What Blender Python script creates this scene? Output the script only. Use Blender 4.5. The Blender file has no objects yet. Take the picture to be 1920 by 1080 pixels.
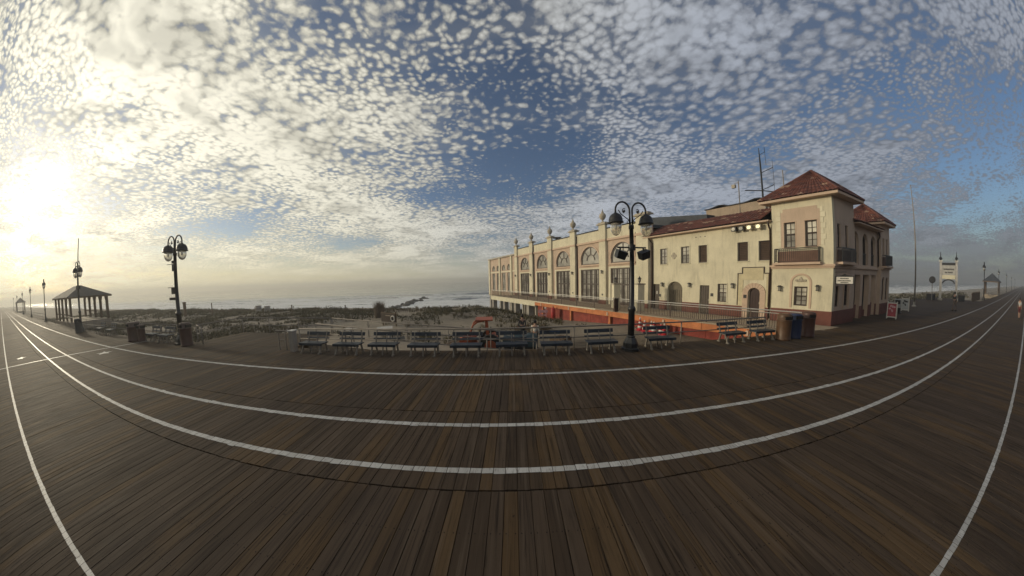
import bpy, math, random
from math import sin, cos, pi, radians as rad, sqrt, atan2, hypot
from mathutils import Vector, Matrix, noise as mnoise

random.seed(11)
SC = bpy.context.scene
COL = SC.collection

# ------------------------------------------------------------------ camera
H = 2.85                                            # lens height above the boards (m)
PITCH, ROLL, YAW = -0.0656, 0.0201, -0.0075
cam = bpy.data.cameras.new('camera')
camo = bpy.data.objects.new('camera', cam)
COL.objects.link(camo)
SC.camera = camo
cam.type = 'PANO'
cam.panorama_type = 'FISHEYE_LENS_POLYNOMIAL'       # the photograph is a 180-degree fisheye
cam.sensor_fit = 'HORIZONTAL'
cam.sensor_width, cam.sensor_height = 3.2, 1.8
cam.fisheye_fov = rad(300)
cam.fisheye_polynomial_k0 = 0.0
cam.fisheye_polynomial_k1 = -1.3306
cam.fisheye_polynomial_k2 = -0.0288
cam.fisheye_polynomial_k3 = 0.5181
cam.fisheye_polynomial_k4 = -0.2271
cam.shift_x = -6.14 / 1920
cam.shift_y = 13.7 / 1080
cam.clip_start, cam.clip_end = 0.02, 6000
R1 = Matrix(((cos(ROLL), 0, sin(ROLL)), (0, 1, 0), (-sin(ROLL), 0, cos(ROLL))))
R2 = Matrix(((1, 0, 0), (0, cos(PITCH), -sin(PITCH)), (0, sin(PITCH), cos(PITCH))))
R3 = Matrix(((cos(YAW), -sin(YAW), 0), (sin(YAW), cos(YAW), 0), (0, 0, 1)))
RR = R3 @ R2 @ R1
CM = Matrix((RR.col[0], RR.col[2], -RR.col[1])).transposed().to_4x4()
CM.translation = (0, 0, H)
camo.matrix_world = CM

SC.view_settings.view_transform = 'Standard'
SC.view_settings.look = 'None'
SC.view_settings.exposure = 0.0
SC.view_settings.gamma = 1.0
SC.view_settings.use_curve_mapping = False
SC.render.engine = 'CYCLES'
SC.cycles.use_denoising = True
SC.cycles.max_bounces = 5
SC.cycles.use_adaptive_sampling = True
SC.cycles.adaptive_threshold = 0.02
SC.cycles.volume_bounces = 0
SC.cycles.volume_step_rate = 4.0
SC.cycles.sample_clamp_indirect = 4.0

# ------------------------------------------------------------------ node helper
class N:
    def __init__(s, tree): s.t = tree
    def new(s, typ, **kw):
        n = s.t.nodes.new(typ)
        for k, v in kw.items(): setattr(n, k, v)
        return n
    def put(s, sock, v):
        if hasattr(v, 'is_output'): s.t.links.new(v, sock)
        elif v is not None: sock.default_value = v
    def m(s, op, a, b=None, c=None, clamp=False):
        n = s.new('ShaderNodeMath', operation=op, use_clamp=clamp)
        s.put(n.inputs[0], a)
        if b is not None: s.put(n.inputs[1], b)
        if c is not None: s.put(n.inputs[2], c)
        return n.outputs[0]
    def v(s, op, a, b=None, scale=None):
        n = s.new('ShaderNodeVectorMath', operation=op)
        s.put(n.inputs[0], a)
        if b is not None: s.put(n.inputs[1], b)
        if scale is not None: s.put(n.inputs['Scale'], scale)
        return n.outputs['Value'] if op in ('DOT_PRODUCT', 'LENGTH', 'DISTANCE') else n.outputs[0]
    def comb(s, x, y, z):
        n = s.new('ShaderNodeCombineXYZ')
        for i, q in enumerate((x, y, z)): s.put(n.inputs[i], q)
        return n.outputs[0]
    def sep(s, v):
        n = s.new('ShaderNodeSeparateXYZ'); s.put(n.inputs[0], v); return n.outputs
    def mix(s, f, a, b, blend='MIX'):
        n = s.new('ShaderNodeMix', data_type='RGBA', blend_type=blend)
        n.clamp_factor = True
        s.put(n.inputs[0], f); s.put(n.inputs[6], a); s.put(n.inputs[7], b)
        return n.outputs[2]
    def noise(s, vec, scale, detail=3, rough=.55, dist=0., dim='3D', col=False):
        n = s.new('ShaderNodeTexNoise', noise_dimensions=dim)
        if vec is not None: s.put(n.inputs['Vector'], vec)
        n.inputs['Scale'].default_value = scale; n.inputs['Detail'].default_value = detail
        n.inputs['Roughness'].default_value = rough; n.inputs['Distortion'].default_value = dist
        return n.outputs['Color' if col else 'Fac']
    def white(s, vec):
        n = s.new('ShaderNodeTexWhiteNoise', noise_dimensions='3D'); s.put(n.inputs[0], vec); return n.outputs['Value']
    def ss(s, x, a, b):
        n = s.new('ShaderNodeMapRange', interpolation_type='SMOOTHSTEP')
        s.put(n.inputs['Value'], x); n.inputs['From Min'].default_value = a; n.inputs['From Max'].default_value = b
        return n.outputs[0]
    def lin(s, x, a, b, c=0., d=1.):
        n = s.new('ShaderNodeMapRange'); n.clamp = True
        s.put(n.inputs['Value'], x)
        for k, q in zip(('From Min', 'From Max', 'To Min', 'To Max'), (a, b, c, d)): n.inputs[k].default_value = q
        return n.outputs[0]

def C4(c): return (c[0], c[1], c[2], 1.0)

# ------------------------------------------------------------------ sky and sun
SUN_AZ, SUN_EL = rad(-84.0), rad(11.5)
SUN = Vector((sin(SUN_AZ) * cos(SUN_EL), cos(SUN_AZ) * cos(SUN_EL), sin(SUN_EL)))
world = bpy.data.worlds.new('World')
SC.world = world
world.use_nodes = True
wt = world.node_tree
wt.nodes.clear()
w = N(wt)
out = w.new('ShaderNodeOutputWorld')
bg = w.new('ShaderNodeBackground')
wt.links.new(bg.outputs[0], out.inputs[0])
bg.inputs['Strength'].default_value = 1.0
sky = w.new('ShaderNodeTexSky', sky_type='NISHITA')
sky.sun_disc = False
sky.sun_elevation = SUN_EL
sky.sun_rotation = SUN_AZ
sky.air_density, sky.dust_density, sky.ozone_density = 1.0, 0.6, 2.0
tc = w.new('ShaderNodeTexCoord')
d = w.v('NORMALIZE', tc.outputs['Generated'])
dx, dy, dz = w.sep(d)
S = w.v('DOT_PRODUCT', d, tuple(SUN))
Sp = w.m('MAXIMUM', S, 0.0)
el = w.m('MAXIMUM', dz, 0.0)
# clear sky
blue = w.mix(1.0, sky.outputs[0], C4((0.074, 0.078, 0.088)), 'MULTIPLY')
# one flat layer of broken cloud, seen in perspective
den = w.m('ADD', el, 0.11)
P = w.comb(w.m('DIVIDE', dx, den), w.m('DIVIDE', dy, den), 0.0)
P = w.v('ADD', P, (-59.17, 5.72, 0.0))
warp = w.noise(P, 2.2, 2, .5, dim='2D', col=True)
Pw = w.v('ADD', P, w.v('SCALE', w.v('SUBTRACT', warp, (.5, .5, .5)), scale=0.22))
cover = w.noise(Pw, 0.75, 3, .55, dim='2D')                       # large holes and banks
streak = w.noise(w.v('MULTIPLY', Pw, (0.8, 2.6, 1.0)), 1.3, 3, .55, dim='2D')
fine = w.noise(w.v('ADD', P, w.v('SCALE', w.v('SUBTRACT', warp, (.5, .5, .5)), scale=0.07)), 15, 6, .64, dim='2D')
fcol = w.noise(P, 11, 3, .6, dim='2D', col=True)
Pc = w.v('ADD', P, w.v('SCALE', w.v('SUBTRACT', warp, (.5, .5, .5)), scale=0.07))
Pv = w.v('ADD', w.v('MULTIPLY', Pc, (1.0, 1.2, 1.0)), w.v('SCALE', w.v('SUBTRACT', fcol, (.5, .5, .5)), scale=0.045))
def cells(sc, sm):
    n = w.new('ShaderNodeTexVoronoi', feature='SMOOTH_F1', voronoi_dimensions='2D')
    w.put(n.inputs['Vector'], Pv); n.inputs['Scale'].default_value = sc; n.inputs['Smoothness'].default_value = sm
    return w.m('SUBTRACT', 1.0, w.m('MULTIPLY', n.outputs['Distance'], 1.5))
bank = w.noise(Pw, 1.9, 4, .6, dim='2D')
big, small = cells(17.0, .45), cells(29.0, .40)
k = w.ss(bank, .38, .62)
puff = w.m('ADD', w.m('MULTIPLY', big, k), w.m('MULTIPLY', small, w.m('SUBTRACT', 1.0, k)))
base = w.m('ADD', w.m('MULTIPLY', cover, 2.1), w.m('MULTIPLY', streak, 0.8))
base = w.m('ADD', base, w.m('MULTIPLY', S, 0.03))
q = w.m('ADD', w.m('ADD', base, w.m('MULTIPLY', puff, 0.66)), w.m('MULTIPLY', fine, 1.10))
dens = w.ss(q, 1.78, 2.34)
veil = w.ss(base, 1.02, 1.75)
dens = w.m('MAXIMUM', dens, w.m('ADD', 0.07, w.m('MULTIPLY', veil, 0.42)))
thick = w.m('MULTIPLY', w.ss(bank, .48, .66), w.ss(base, 1.3, 1.8))
core = w.ss(q, 2.05, 2.75)
# scattering towards the sun
f1 = w.m('POWER', Sp, 2.0)
f2 = w.m('POWER', Sp, 16.0)
f3 = w.m('POWER', Sp, 160.0)
bright = w.m('ADD', w.m('MULTIPLY', f1, 0.25), w.m('MULTIPLY', f2, 0.22))
bright = w.m('ADD', bright, w.m('MULTIPLY', w.m('ADD', S, 1.0), 0.185))
bright = w.m('ADD', bright, 0.215)
bright = w.m('MULTIPLY', bright, w.lin(core, 0., 1., .74, 1.34))
ccol = w.mix(w.ss(S, -0.6, 0.85), C4((0.90, 0.98, 1.14)), C4((1.05, 1.0, 0.82)))
lit = w.v('SCALE', ccol, scale=bright)
dark = w.v('SCALE', ccol, scale=w.m('MULTIPLY', bright, 0.55))
cloud = w.mix(w.m('MULTIPLY', thick, 0.75), lit, dark)
col = w.mix(w.m('MULTIPLY', dens, 0.95), blue, cloud)
# air near the horizon
hz = w.m('POWER', w.m('SUBTRACT', 1.0, w.m('MINIMUM', el, 1.0)), 12.5)
hzb = w.m('ADD', 0.15, w.m('MULTIPLY', w.m('POWER', w.m('MULTIPLY', w.m('ADD', S, 1.0), 0.5), 1.1), 0.58))
hzb = w.m('ADD', hzb, w.m('MULTIPLY', f2, 0.16))
hzb = w.m('ADD', hzb, w.m('MULTIPLY', f1, 0.07))
hcol = w.mix(w.ss(S, -0.6, 0.95), C4((0.93, 1.0, 1.03)), C4((1.10, 0.98, 0.62)))
haze_c = w.v('SCALE', hcol, scale=hzb)
col = w.mix(w.m('MULTIPLY', hz, 0.97), col, haze_c)
# the sun's glare through thin cloud
gl = w.m('ADD', w.m('MULTIPLY', f3, 0.42), w.m('MULTIPLY', w.m('POWER', Sp, 900.0), 6.0))
gl = w.m('ADD', gl, w.m('MULTIPLY', w.m('POWER', Sp, 30.0), 0.16))
tex = w.m('ADD', w.m('MULTIPLY', bank, 1.2), w.m('MULTIPLY', fine, 0.8))
gl = w.m('MULTIPLY', gl, w.lin(tex, .82, 1.14, 1.35, .05))
col = w.v('ADD', col, w.v('SCALE', (1.0, 0.93, 0.62), scale=gl))
wt.links.new(col, bg.inputs['Color'])

sun = bpy.data.lights.new('sun', 'SUN')
sun.energy = 1.75
sun.angle = rad(6.0)
sun.color = (1.0, 0.86, 0.62)
suno = bpy.data.objects.new('sun', sun)
COL.objects.link(suno)
suno.rotation_euler = SUN.to_track_quat('Z', 'Y').to_euler()
suno.location = SUN * 60

# ------------------------------------------------------------------ materials
MATS = {}
def mat(name, c, rough=.6, var=.15, nscale=3.0, bump=.0, bscale=30., metal=0., spec=.4, c2=None, dirt=0.):
    if name in MATS: return MATS[name]
    m = bpy.data.materials.new(name); m.use_nodes = True
    t = N(m.node_tree); b = m.node_tree.nodes['Principled BSDF']
    geo = t.new('ShaderNodeNewGeometry')
    pos = geo.outputs['Position']
    n1 = t.noise(pos, nscale, 4, .6)
    a = tuple(q * (1 - var) for q in c); e = tuple(min(1, q * (1 + var)) for q in (c2 or c))
    colr = t.mix(t.ss(n1, .3, .7), C4(a), C4(e))
    if dirt:
        st = t.noise(t.v('MULTIPLY', pos, (1.2, 1.2, .25)), 2.3, 5, .65)
        colr = t.mix(t.m('MULTIPLY', t.ss(st, .50, .68), dirt), colr, C4(tuple(q * .58 for q in c)))
        s2 = t.noise(t.v('MULTIPLY', pos, (9., 9., .45)), 1.0, 4, .6)
        colr = t.mix(t.m('MULTIPLY', t.ss(s2, .55, .72), dirt * .7), colr, C4(tuple(q * .62 for q in c)))
    t.put(b.inputs['Base Color'], colr)
    b.inputs['Roughness'].default_value = rough
    b.inputs['Metallic'].default_value = metal
    b.inputs['Specular IOR Level'].default_value = spec
    if bump:
        bn = t.new('ShaderNodeBump'); bn.inputs['Strength'].default_value = bump; bn.inputs['Distance'].default_value = .02
        t.put(bn.inputs['Height'], t.noise(pos, bscale, 4, .6)); t.put(b.inputs['Normal'], bn.outputs[0])
    MATS[name] = m
    return m

PITCHP = 0.178                                       # plank spacing
def plank_material():
    m = bpy.data.materials.new('weathered_planks'); m.use_nodes = True
    t = N(m.node_tree); b = m.node_tree.nodes['Principled BSDF']
    pos = t.new('ShaderNodeNewGeometry').outputs['Position']
    x, y, z = t.sep(pos)
    ix = t.m('FLOOR', t.m('DIVIDE', x, PITCHP))
    row = t.m('ADD', t.m('GREATER_THAN', y, 2.76), t.m('ADD', t.m('GREATER_THAN', y, 4.85), t.m('GREATER_THAN', y, -3.6)))
    row = t.m('ADD', row, t.m('GREATER_THAN', y, 7.3))
    idv = t.comb(ix, row, 3.3)
    r1 = t.white(idv); r2 = t.white(t.v('ADD', idv, (17.3, 5.1, 9.9))); r3 = t.white(t.v('ADD', idv, (4.3, 25.1, .9)))
    grey = t.mix(r1, C4((0.056, 0.039, 0.027)), C4((0.086, 0.061, 0.043)))
    gold = t.mix(r3, C4((0.086, 0.054, 0.028)), C4((0.112, 0.073, 0.040)))
    patch = t.noise(t.comb(t.m('MULTIPLY', x, .30), t.m('MULTIPLY', y, .22), t.m('MULTIPLY', row, 3.7)), 1.0, 3, .6)
    thr = t.m('ADD', t.m('MULTIPLY', patch, 1.35), t.m('MULTIPLY', r2, .8))
    colr = t.mix(t.ss(thr, 1.20, 1.34), grey, gold)
    # grain runs along the planks
    gv = t.comb(t.m('MULTIPLY', x, 26.), t.m('MULTIPLY', y, .9), t.m('MULTIPLY', r1, 50.))
    g1 = t.noise(gv, 1.0, 5, .65, .6)
    colr = t.mix(t.m('MULTIPLY', t.ss(g1, .47, .70), .85), colr, C4((0.020, 0.015, 0.012)))
    g2 = t.noise(t.v('MULTIPLY', gv, (.5, .45, 1.)), 1.0, 4, .6)
    colr = t.mix(t.m('MULTIPLY', t.ss(g2, .52, .72), .55), colr, C4((0.130, 0.098, 0.072)))
    # worn and wet patches, knots, nail heads
    wet = t.noise(t.v('MULTIPLY', pos, (1., .6, 1.)), .55, 5, .62)
    colr = t.mix(t.m('MULTIPLY', t.ss(wet, .46, .68), .45), colr, C4((0.040, 0.031, 0.027)))
    kn = t.noise(t.comb(t.m('MULTIPLY', x, 9.), t.m('MULTIPLY', y, 5.), t.m('MULTIPLY', r2, 31.)), 1.0, 2, .5)
    colr = t.mix(t.m('MULTIPLY', t.ss(kn, .72, .78), .75), colr, C4((0.016, 0.012, 0.010)))
    # paired nail heads over each joist
    fx = t.m('FRACT', t.m('DIVIDE', x, PITCHP)); fy = t.m('MULTIPLY', t.m('SUBTRACT', t.m('FRACT', t.m('DIVIDE', y, .61)), .5), .61)
    ax = t.m('MULTIPLY', t.m('SUBTRACT', t.m('ABSOLUTE', t.m('SUBTRACT', fx, .5)), .30), PITCHP)
    nd = t.m('SQRT', t.m('ADD', t.m('MULTIPLY', ax, ax), t.m('MULTIPLY', fy, fy)))
    colr = t.mix(t.m('LESS_THAN', nd, .008), colr, C4((0.012, 0.010, 0.009)))
    # pale scuffs
    sc = t.noise(t.comb(t.m('MULTIPLY', x, 5.), t.m('MULTIPLY', y, 3.), 2.), 1.0, 6, .75)
    colr = t.mix(t.m('MULTIPLY', t.ss(sc, .66, .74), .45), colr, C4((0.15, 0.132, 0.12)))
    t.put(b.inputs['Base Color'], colr)
    t.put(b.inputs['Roughness'], t.lin(g1, .3, .7, .72, .92))
    b.inputs['Specular IOR Level'].default_value = .13
    bn = t.new('ShaderNodeBump'); bn.inputs['Strength'].default_value = .5; bn.inputs['Distance'].default_value = .006
    t.put(bn.inputs['Height'], g1); t.put(b.inputs['Normal'], bn.outputs[0])
    return m
M_PLANK = plank_material()

def paint_material():
    m = bpy.data.materials.new('worn_white_paint'); m.use_nodes = True
    t = N(m.node_tree); b = m.node_tree.nodes['Principled BSDF']
    pos = t.new('ShaderNodeNewGeometry').outputs['Position']
    x, y, z = t.sep(pos)
    n1 = t.noise(t.comb(t.m('MULTIPLY', x, 30.), t.m('MULTIPLY', y, 5.), 0.), 1., 5, .7)
    ix = t.white(t.comb(t.m('FLOOR', t.m('DIVIDE', x, PITCHP)), 1., 2.))
    colr = t.mix(ix, C4((.40, .39, .37)), C4((.53, .52, .50)))
    colr = t.mix(t.m('MULTIPLY', t.ss(n1, .50, .68), .75), colr, C4((.13, .11, .095)))
    t.put(b.inputs['Base Color'], colr); b.inputs['Roughness'].default_value = .55
    return m
M_PAINT = paint_material()

def sand_material():
    m = bpy.data.materials.new('beach_sand'); m.use_nodes = True
    t = N(m.node_tree); b = m.node_tree.nodes['Principled BSDF']
    pos = t.new('ShaderNodeNewGeometry').outputs['Position']
    x, y, z = t.sep(pos)
    n1 = t.noise(pos, .7, 6, .68); n2 = t.noise(t.v('MULTIPLY', pos, (1., 2.2, 1.)), 1.6, 6, .7)
    colr = t.mix(t.ss(n1, .35, .65), C4((.125, .097, .064)), C4((.215, .172, .122)))
    colr = t.mix(t.m('MULTIPLY', t.ss(n2, .5, .75), .5), colr, C4((.12, .095, .07)))
    colr = t.mix(t.m('MULTIPLY', t.ss(y, 14., 19.), .55), colr, C4((.42, .365, .29)))
    wet = t.ss(t.m('MULTIPLY', z, -1.), 3.2, 3.9)
    colr = t.mix(wet, colr, C4((.11, .095, .08)))
    t.put(b.inputs['Base Color'], colr); b.inputs['Roughness'].default_value = .9
    bn = t.new('ShaderNodeBump'); bn.inputs['Strength'].default_value = 1.0; bn.inputs['Distance'].default_value = .35
    t.put(bn.inputs['Height'], n2); t.put(b.inputs['Normal'], bn.outputs[0])
    return m
M_SAND = sand_material()

def sea_material():
    m = bpy.data.materials.new('sea_water'); m.use_nodes = True
    t = N(m.node_tree); b = m.node_tree.nodes['Principled BSDF']
    pos = t.new('ShaderNodeNewGeometry').outputs['Position']
    x, y, z = t.sep(pos)
    fo = t.noise(t.comb(t.m('MULTIPLY', x, .035), t.m('MULTIPLY', y, .20), 0.), 1., 6, .68, .5)
    fo2 = t.noise(t.comb(t.m('MULTIPLY', x, .35), t.m('MULTIPLY', y, .8), 0.), 1., 5, .7)
    near = t.lin(y, 60., 170., .28, -.10)
    f = t.ss(t.m('ADD', t.m('ADD', fo, near), t.m('MULTIPLY', t.m('SUBTRACT', fo2, .5), .35)), .56, .68)
    colr = t.mix(f, C4((.075, .085, .085)), C4((.78, .78, .76)))
    t.put(b.inputs['Base Color'], colr)
    t.put(b.inputs['Roughness'], t.lin(f, 0., 1., .10, .75))
    b.inputs['IOR'].default_value = 1.33
    h1 = t.noise(t.comb(t.m('MULTIPLY', x, .10), t.m('MULTIPLY', y, .5), 0.), 1., 4, .6)
    h2 = t.noise(t.comb(t.m('MULTIPLY', x, .8), t.m('MULTIPLY', y, 2.2), 0.), 1., 4, .65)
    bn = t.new('ShaderNodeBump'); bn.inputs['Strength'].default_value = .4; bn.inputs['Distance'].default_value = .2
    t.put(bn.inputs['Height'], t.m('ADD', h1, t.m('MULTIPLY', h2, .22))); t.put(b.inputs['Normal'], bn.outputs[0])
    return m
M_SEA = sea_material()

def leaf_material(name, ca, cb):
    m = bpy.data.materials.new(name); m.use_nodes = True
    t = N(m.node_tree); b = m.node_tree.nodes['Principled BSDF']
    pos = t.new('ShaderNodeNewGeometry').outputs['Position']
    n1 = t.noise(pos, 1.3, 4, .65)
    t.put(b.inputs['Base Color'], t.mix(t.ss(n1, .35, .65), C4(ca), C4(cb)))
    b.inputs['Roughness'].default_value = .75
    b.inputs['Specular IOR Level'].default_value = .13
    return m
M_GRASS = leaf_material('dune_grass_blades', (.11, .092, .052), (.19, .16, .095))
M_SHRUB = leaf_material('dune_shrub_leaves', (.052, .050, .029), (.115, .104, .064))
M_REED = leaf_material('dry_reed_blades', (.13, .10, .075), (.21, .165, .125))

M_CREAM = mat('cream_stucco', (.69, .63, .465), .85, .09, .8, .3, 9, dirt=.42)
M_CREAM2 = mat('pale_cream_trim', (.72, .665, .50), .8, .06, 1.2, .15, 14, dirt=.15)
M_PINK = mat('dusty_pink_stucco', (.55, .42, .32), .85, .07, .9, .25, 14, dirt=.2)
M_PINKT = mat('pink_trim', (.58, .43, .32), .8, .06, 1.2)
M_RED = mat('oxblood_base_paint', (.165, .060, .045), .7, .15, 1.0, dirt=.3)
M_STONE = mat('cast_stone', (.42, .37, .29), .85, .12, 2.5, .3, 20)
M_WFRAME = mat('dark_brown_joinery', (.045, .026, .020), .45, .15, 4)
M_IRON = mat('black_iron', (.018, .018, .020), .42, .2, 6, metal=.0, spec=.5)
M_GALV = mat('weathered_pipe', (.25, .22, .19), .7, .15, 4)
M_WHITE = mat('white_paint', (.66, .63, .57), .5, .06, 3)
M_BENCHW = mat('chalky_bench_frame', (.27, .24, .20), .6, .15, 6)
M_NAVY = mat('navy_slat_paint', (.030, .040, .056), .45, .25, 6)
M_BLUE = mat('bright_blue_paint', (.035, .09, .22), .4, .2, 6)
M_BROWNB = mat('brown_bin_plastic', (.115, .062, .034), .45, .12, 4)
M_BLUEB = mat('blue_bin_plastic', (.020, .032, .085), .4, .12, 4)
M_MAROONB = mat('maroon_bin_plastic', (.085, .040, .032), .45, .12, 4)
M_DARK = mat('near_black', (.012, .011, .011), .7, .2, 3)
M_ORANGE = mat('orange_boarding', (.57, .205, .08), .75, .2, 1.1, .1, dirt=.45)
M_BRICK = mat('red_underdeck_boarding', (.27, .055, .040), .8, .25, 1.6, .2, dirt=.5)
M_TAN = mat('tan_deck_paint', (.36, .29, .21), .75, .1, 2, dirt=.2)
M_CONC = mat('concrete', (.36, .33, .29), .9, .12, 1.5, .3, 18, dirt=.25)
M_ROOF2 = mat('slate_blue_roofing', (.055, .062, .075), .7, .15, 2)
M_SHINGLE = mat('grey_shingles', (.075, .070, .066), .85, .2, 5, .4, 25)
M_WOOD = mat('brown_timber', (.15, .10, .062), .8, .25, 5, .3, 30)
M_ROCK = mat('wet_dark_rock', (.055, .052, .046), .7, .35, 1.5, .8, 4)
M_RUBBER = mat('tyre_rubber', (.018, .018, .018), .8, .2, 5)
M_OMACH = mat('orange_machine_paint', (.36, .085, .035), .55, .2, 2, dirt=.5)
M_MAROON = mat('maroon_car_paint', (.085, .022, .026), .3, .15, 3)
M_BLUECAR = mat('dark_blue_car_paint', (.022, .035, .075), .3, .15, 3)
M_SKIN = mat('skin', (.45, .27, .19), .6, .05, 3)
M_HAIR = mat('dark_hair', (.02, .015, .012), .6, .1, 9)
M_REDSIGN = mat('red_poster', (.38, .045, .07), .5, .2, 5)
M_PINKSIGN = mat('pale_pink_print', (.62, .38, .40), .5, .15, 9)
M_SLATE = mat('charcoal_cloth', (.045, .045, .05), .85, .15, 5)
M_TAUPE = mat('taupe_cloth', (.16, .12, .10), .85, .15, 5)
M_REDCLOTH = mat('red_cloth', (.13, .03, .03), .85, .15, 5)
M_GREYBOX = mat('pale_grey_print', (.45, .46, .46), .55, .1, 5)

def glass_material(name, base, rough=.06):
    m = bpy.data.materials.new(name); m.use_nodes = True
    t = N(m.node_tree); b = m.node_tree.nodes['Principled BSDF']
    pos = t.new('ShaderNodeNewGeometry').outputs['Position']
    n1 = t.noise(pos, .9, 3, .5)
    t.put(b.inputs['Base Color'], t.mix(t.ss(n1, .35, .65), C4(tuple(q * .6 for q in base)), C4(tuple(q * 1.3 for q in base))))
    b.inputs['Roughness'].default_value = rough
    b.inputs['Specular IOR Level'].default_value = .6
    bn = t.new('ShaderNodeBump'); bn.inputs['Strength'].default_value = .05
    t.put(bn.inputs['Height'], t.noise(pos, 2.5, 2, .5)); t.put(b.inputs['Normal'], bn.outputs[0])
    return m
M_GLASS = glass_material('dark_window_glass', (.035, .036, .040))
M_GLASSP = glass_material('pale_reflection_glass', (.66, .62, .52), .15)  # pale base colour paints a whitish sky reflection into the upper sashes
M_FAN = glass_material('obscured_fanlight_glass', (.22, .205, .17), .4)
M_DOORG = glass_material('grey_door_glass', (.34, .32, .28), .16)  # grey lifted so the panes carry whitish reflections in their colour
def globe_material():
    m = bpy.data.materials.new('clear_globe'); m.use_nodes = True
    b = m.node_tree.nodes['Principled BSDF']
    b.inputs['Base Color'].default_value = (.86, .84, .76, 1)
    b.inputs['Roughness'].default_value = .08
    b.inputs['Transmission Weight'].default_value = .75
    b.inputs['IOR'].default_value = 1.15
    return m
M_GLOBE = globe_material()
def lit_material():
    m = bpy.data.materials.new('lit_lamp_face'); m.use_nodes = True
    b = m.node_tree.nodes['Principled BSDF']
    b.inputs['Base Color'].default_value = (.9, .85, .6, 1)
    b.inputs['Emission Color'].default_value = (1, .85, .45, 1)
    b.inputs['Emission Strength'].default_value = .8
    return m
M_LIT = lit_material()

def tile_material():
    m = bpy.data.materials.new('red_clay_tiles'); m.use_nodes = True
    t = N(m.node_tree); b = m.node_tree.nodes['Principled BSDF']
    pos = t.new('ShaderNodeNewGeometry').outputs['Position']
    idc = t.white(t.v('FLOOR', t.v('MULTIPLY', pos, (3.6, 3.6, 5.2))))
    colr = t.mix(idc, C4((.085, .031, .025)), C4((.185, .062, .042)))
    colr = t.mix(t.m('GREATER_THAN', idc, .93), colr, C4((.34, .22, .155)))
    n1 = t.noise(pos, 2.2, 4, .6)
    colr = t.mix(t.m('MULTIPLY', t.ss(n1, .45, .75), .5), colr, C4((.085, .035, .03)))
    t.put(b.inputs['Base Color'], colr); b.inputs['Roughness'].default_value = .7
    return m
M_TILE = tile_material()

# ------------------------------------------------------------------ mesh builder
class MB:
    def __init__(s, tf=None): s.v = []; s.f = []; s.tf = tf
    def add(s, vs, fs):
        o = len(s.v)
        s.v += [tuple(s.tf(*q)) if s.tf else tuple(q) for q in vs]
        s.f += [tuple(i + o for i in f) for f in fs]
        return s
    def box(s, x0, x1, y0, y1, z0, z1):
        vs = [(x, y, z) for z in (z0, z1) for y in (y0, y1) for x in (x0, x1)]
        return s.add(vs, [(0, 2, 3, 1), (4, 5, 7, 6), (0, 1, 5, 4), (2, 6, 7, 3), (0, 4, 6, 2), (1, 3, 7, 5)])
    def bar(s, a, b, wd, ht, up=(0, 0, 1)):
        a, b = Vector(a), Vector(b); d_ = (b - a).normalized(); u = Vector(up)
        if abs(d_.dot(u)) > .98: u = Vector((0, 1, 0))
        r = d_.cross(u).normalized() * wd / 2; u = r.cross(d_).normalized() * ht / 2
        vs = [p + i * r + j * u for p in (a, b) for j in (-1, 1) for i in (-1, 1)]
        return s.add(vs, [(0, 1, 3, 2), (4, 6, 7, 5), (0, 4, 5, 1), (2, 3, 7, 6), (0, 2, 6, 4), (1, 5, 7, 3)])
    def tube(s, pts, r, n=8):
        pts = [Vector(p) for p in pts]; k = len(pts)
        rs = r if isinstance(r, (list, tuple)) else [r] * k
        prev = None; vs = []; fs = []
        for i, p in enumerate(pts):
            t_ = (pts[min(i + 1, k - 1)] - pts[max(i - 1, 0)]).normalized()
            if prev is None:
                u = Vector((0, 0, 1)) if abs(t_.z) < .9 else Vector((1, 0, 0))
                a = t_.cross(u).normalized()
            else:
                a = (prev - t_ * prev.dot(t_)).normalized()
            prev = a; b_ = t_.cross(a)
            vs += [p + (a * cos(2 * pi * j / n) + b_ * sin(2 * pi * j / n)) * rs[i] for j in range(n)]
        for i in range(k - 1):
            for j in range(n):
                j2 = (j + 1) % n
                fs.append((i * n + j, i * n + j2, (i + 1) * n + j2, (i + 1) * n + j))
        fs.append(tuple(range(n))[::-1]); fs.append(tuple((k - 1) * n + j for j in range(n)))
        return s.add(vs, fs)
    def lathe(s, prof, c=(0, 0, 0), n=14, sq=False):
        vs = []; fs = []; k = len(prof)
        for r, z in prof:
            vs += [(c[0] + r * cos(2 * pi * (j + (.5 if sq else 0)) / n), c[1] + r * sin(2 * pi * (j + (.5 if sq else 0)) / n), c[2] + z) for j in range(n)]
        for i in range(k - 1):
            for j in range(n):
                j2 = (j + 1) % n
                fs.append((i * n + j, i * n + j2, (i + 1) * n + j2, (i + 1) * n + j))
        fs.append(tuple(range(n))[::-1]); fs.append(tuple((k - 1) * n + j for j in range(n)))
        return s.add(vs, fs)
    def prism(s, poly, fn, d0, d1):
        n = len(poly)
        vs = [fn(p[0], p[1], d0) for p in poly] + [fn(p[0], p[1], d1) for p in poly]
        fs = [tuple(range(n))[::-1], tuple(range(n, 2 * n))]
        fs += [(i, (i + 1) % n, n + (i + 1) % n, n + i) for i in range(n)]
        return s.add(vs, fs)
    def mesh(s, name, m, smooth=False):
        me = bpy.data.meshes.new(name)
        me.from_pydata(s.v, [], s.f); me.update()
        if m: me.materials.append(m)
        if smooth: me.polygons.foreach_set('use_smooth', [True] * len(me.polygons))
        return me
    def build(s, name, m, parent=None, smooth=False, loc=None, kind=None):
        o = bpy.data.objects.new(name, s.mesh(name, m, smooth))
        COL.objects.link(o)
        if parent: o.parent = parent
        if loc: o.location = loc
        if kind: o['kind'] = kind
        return o

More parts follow.
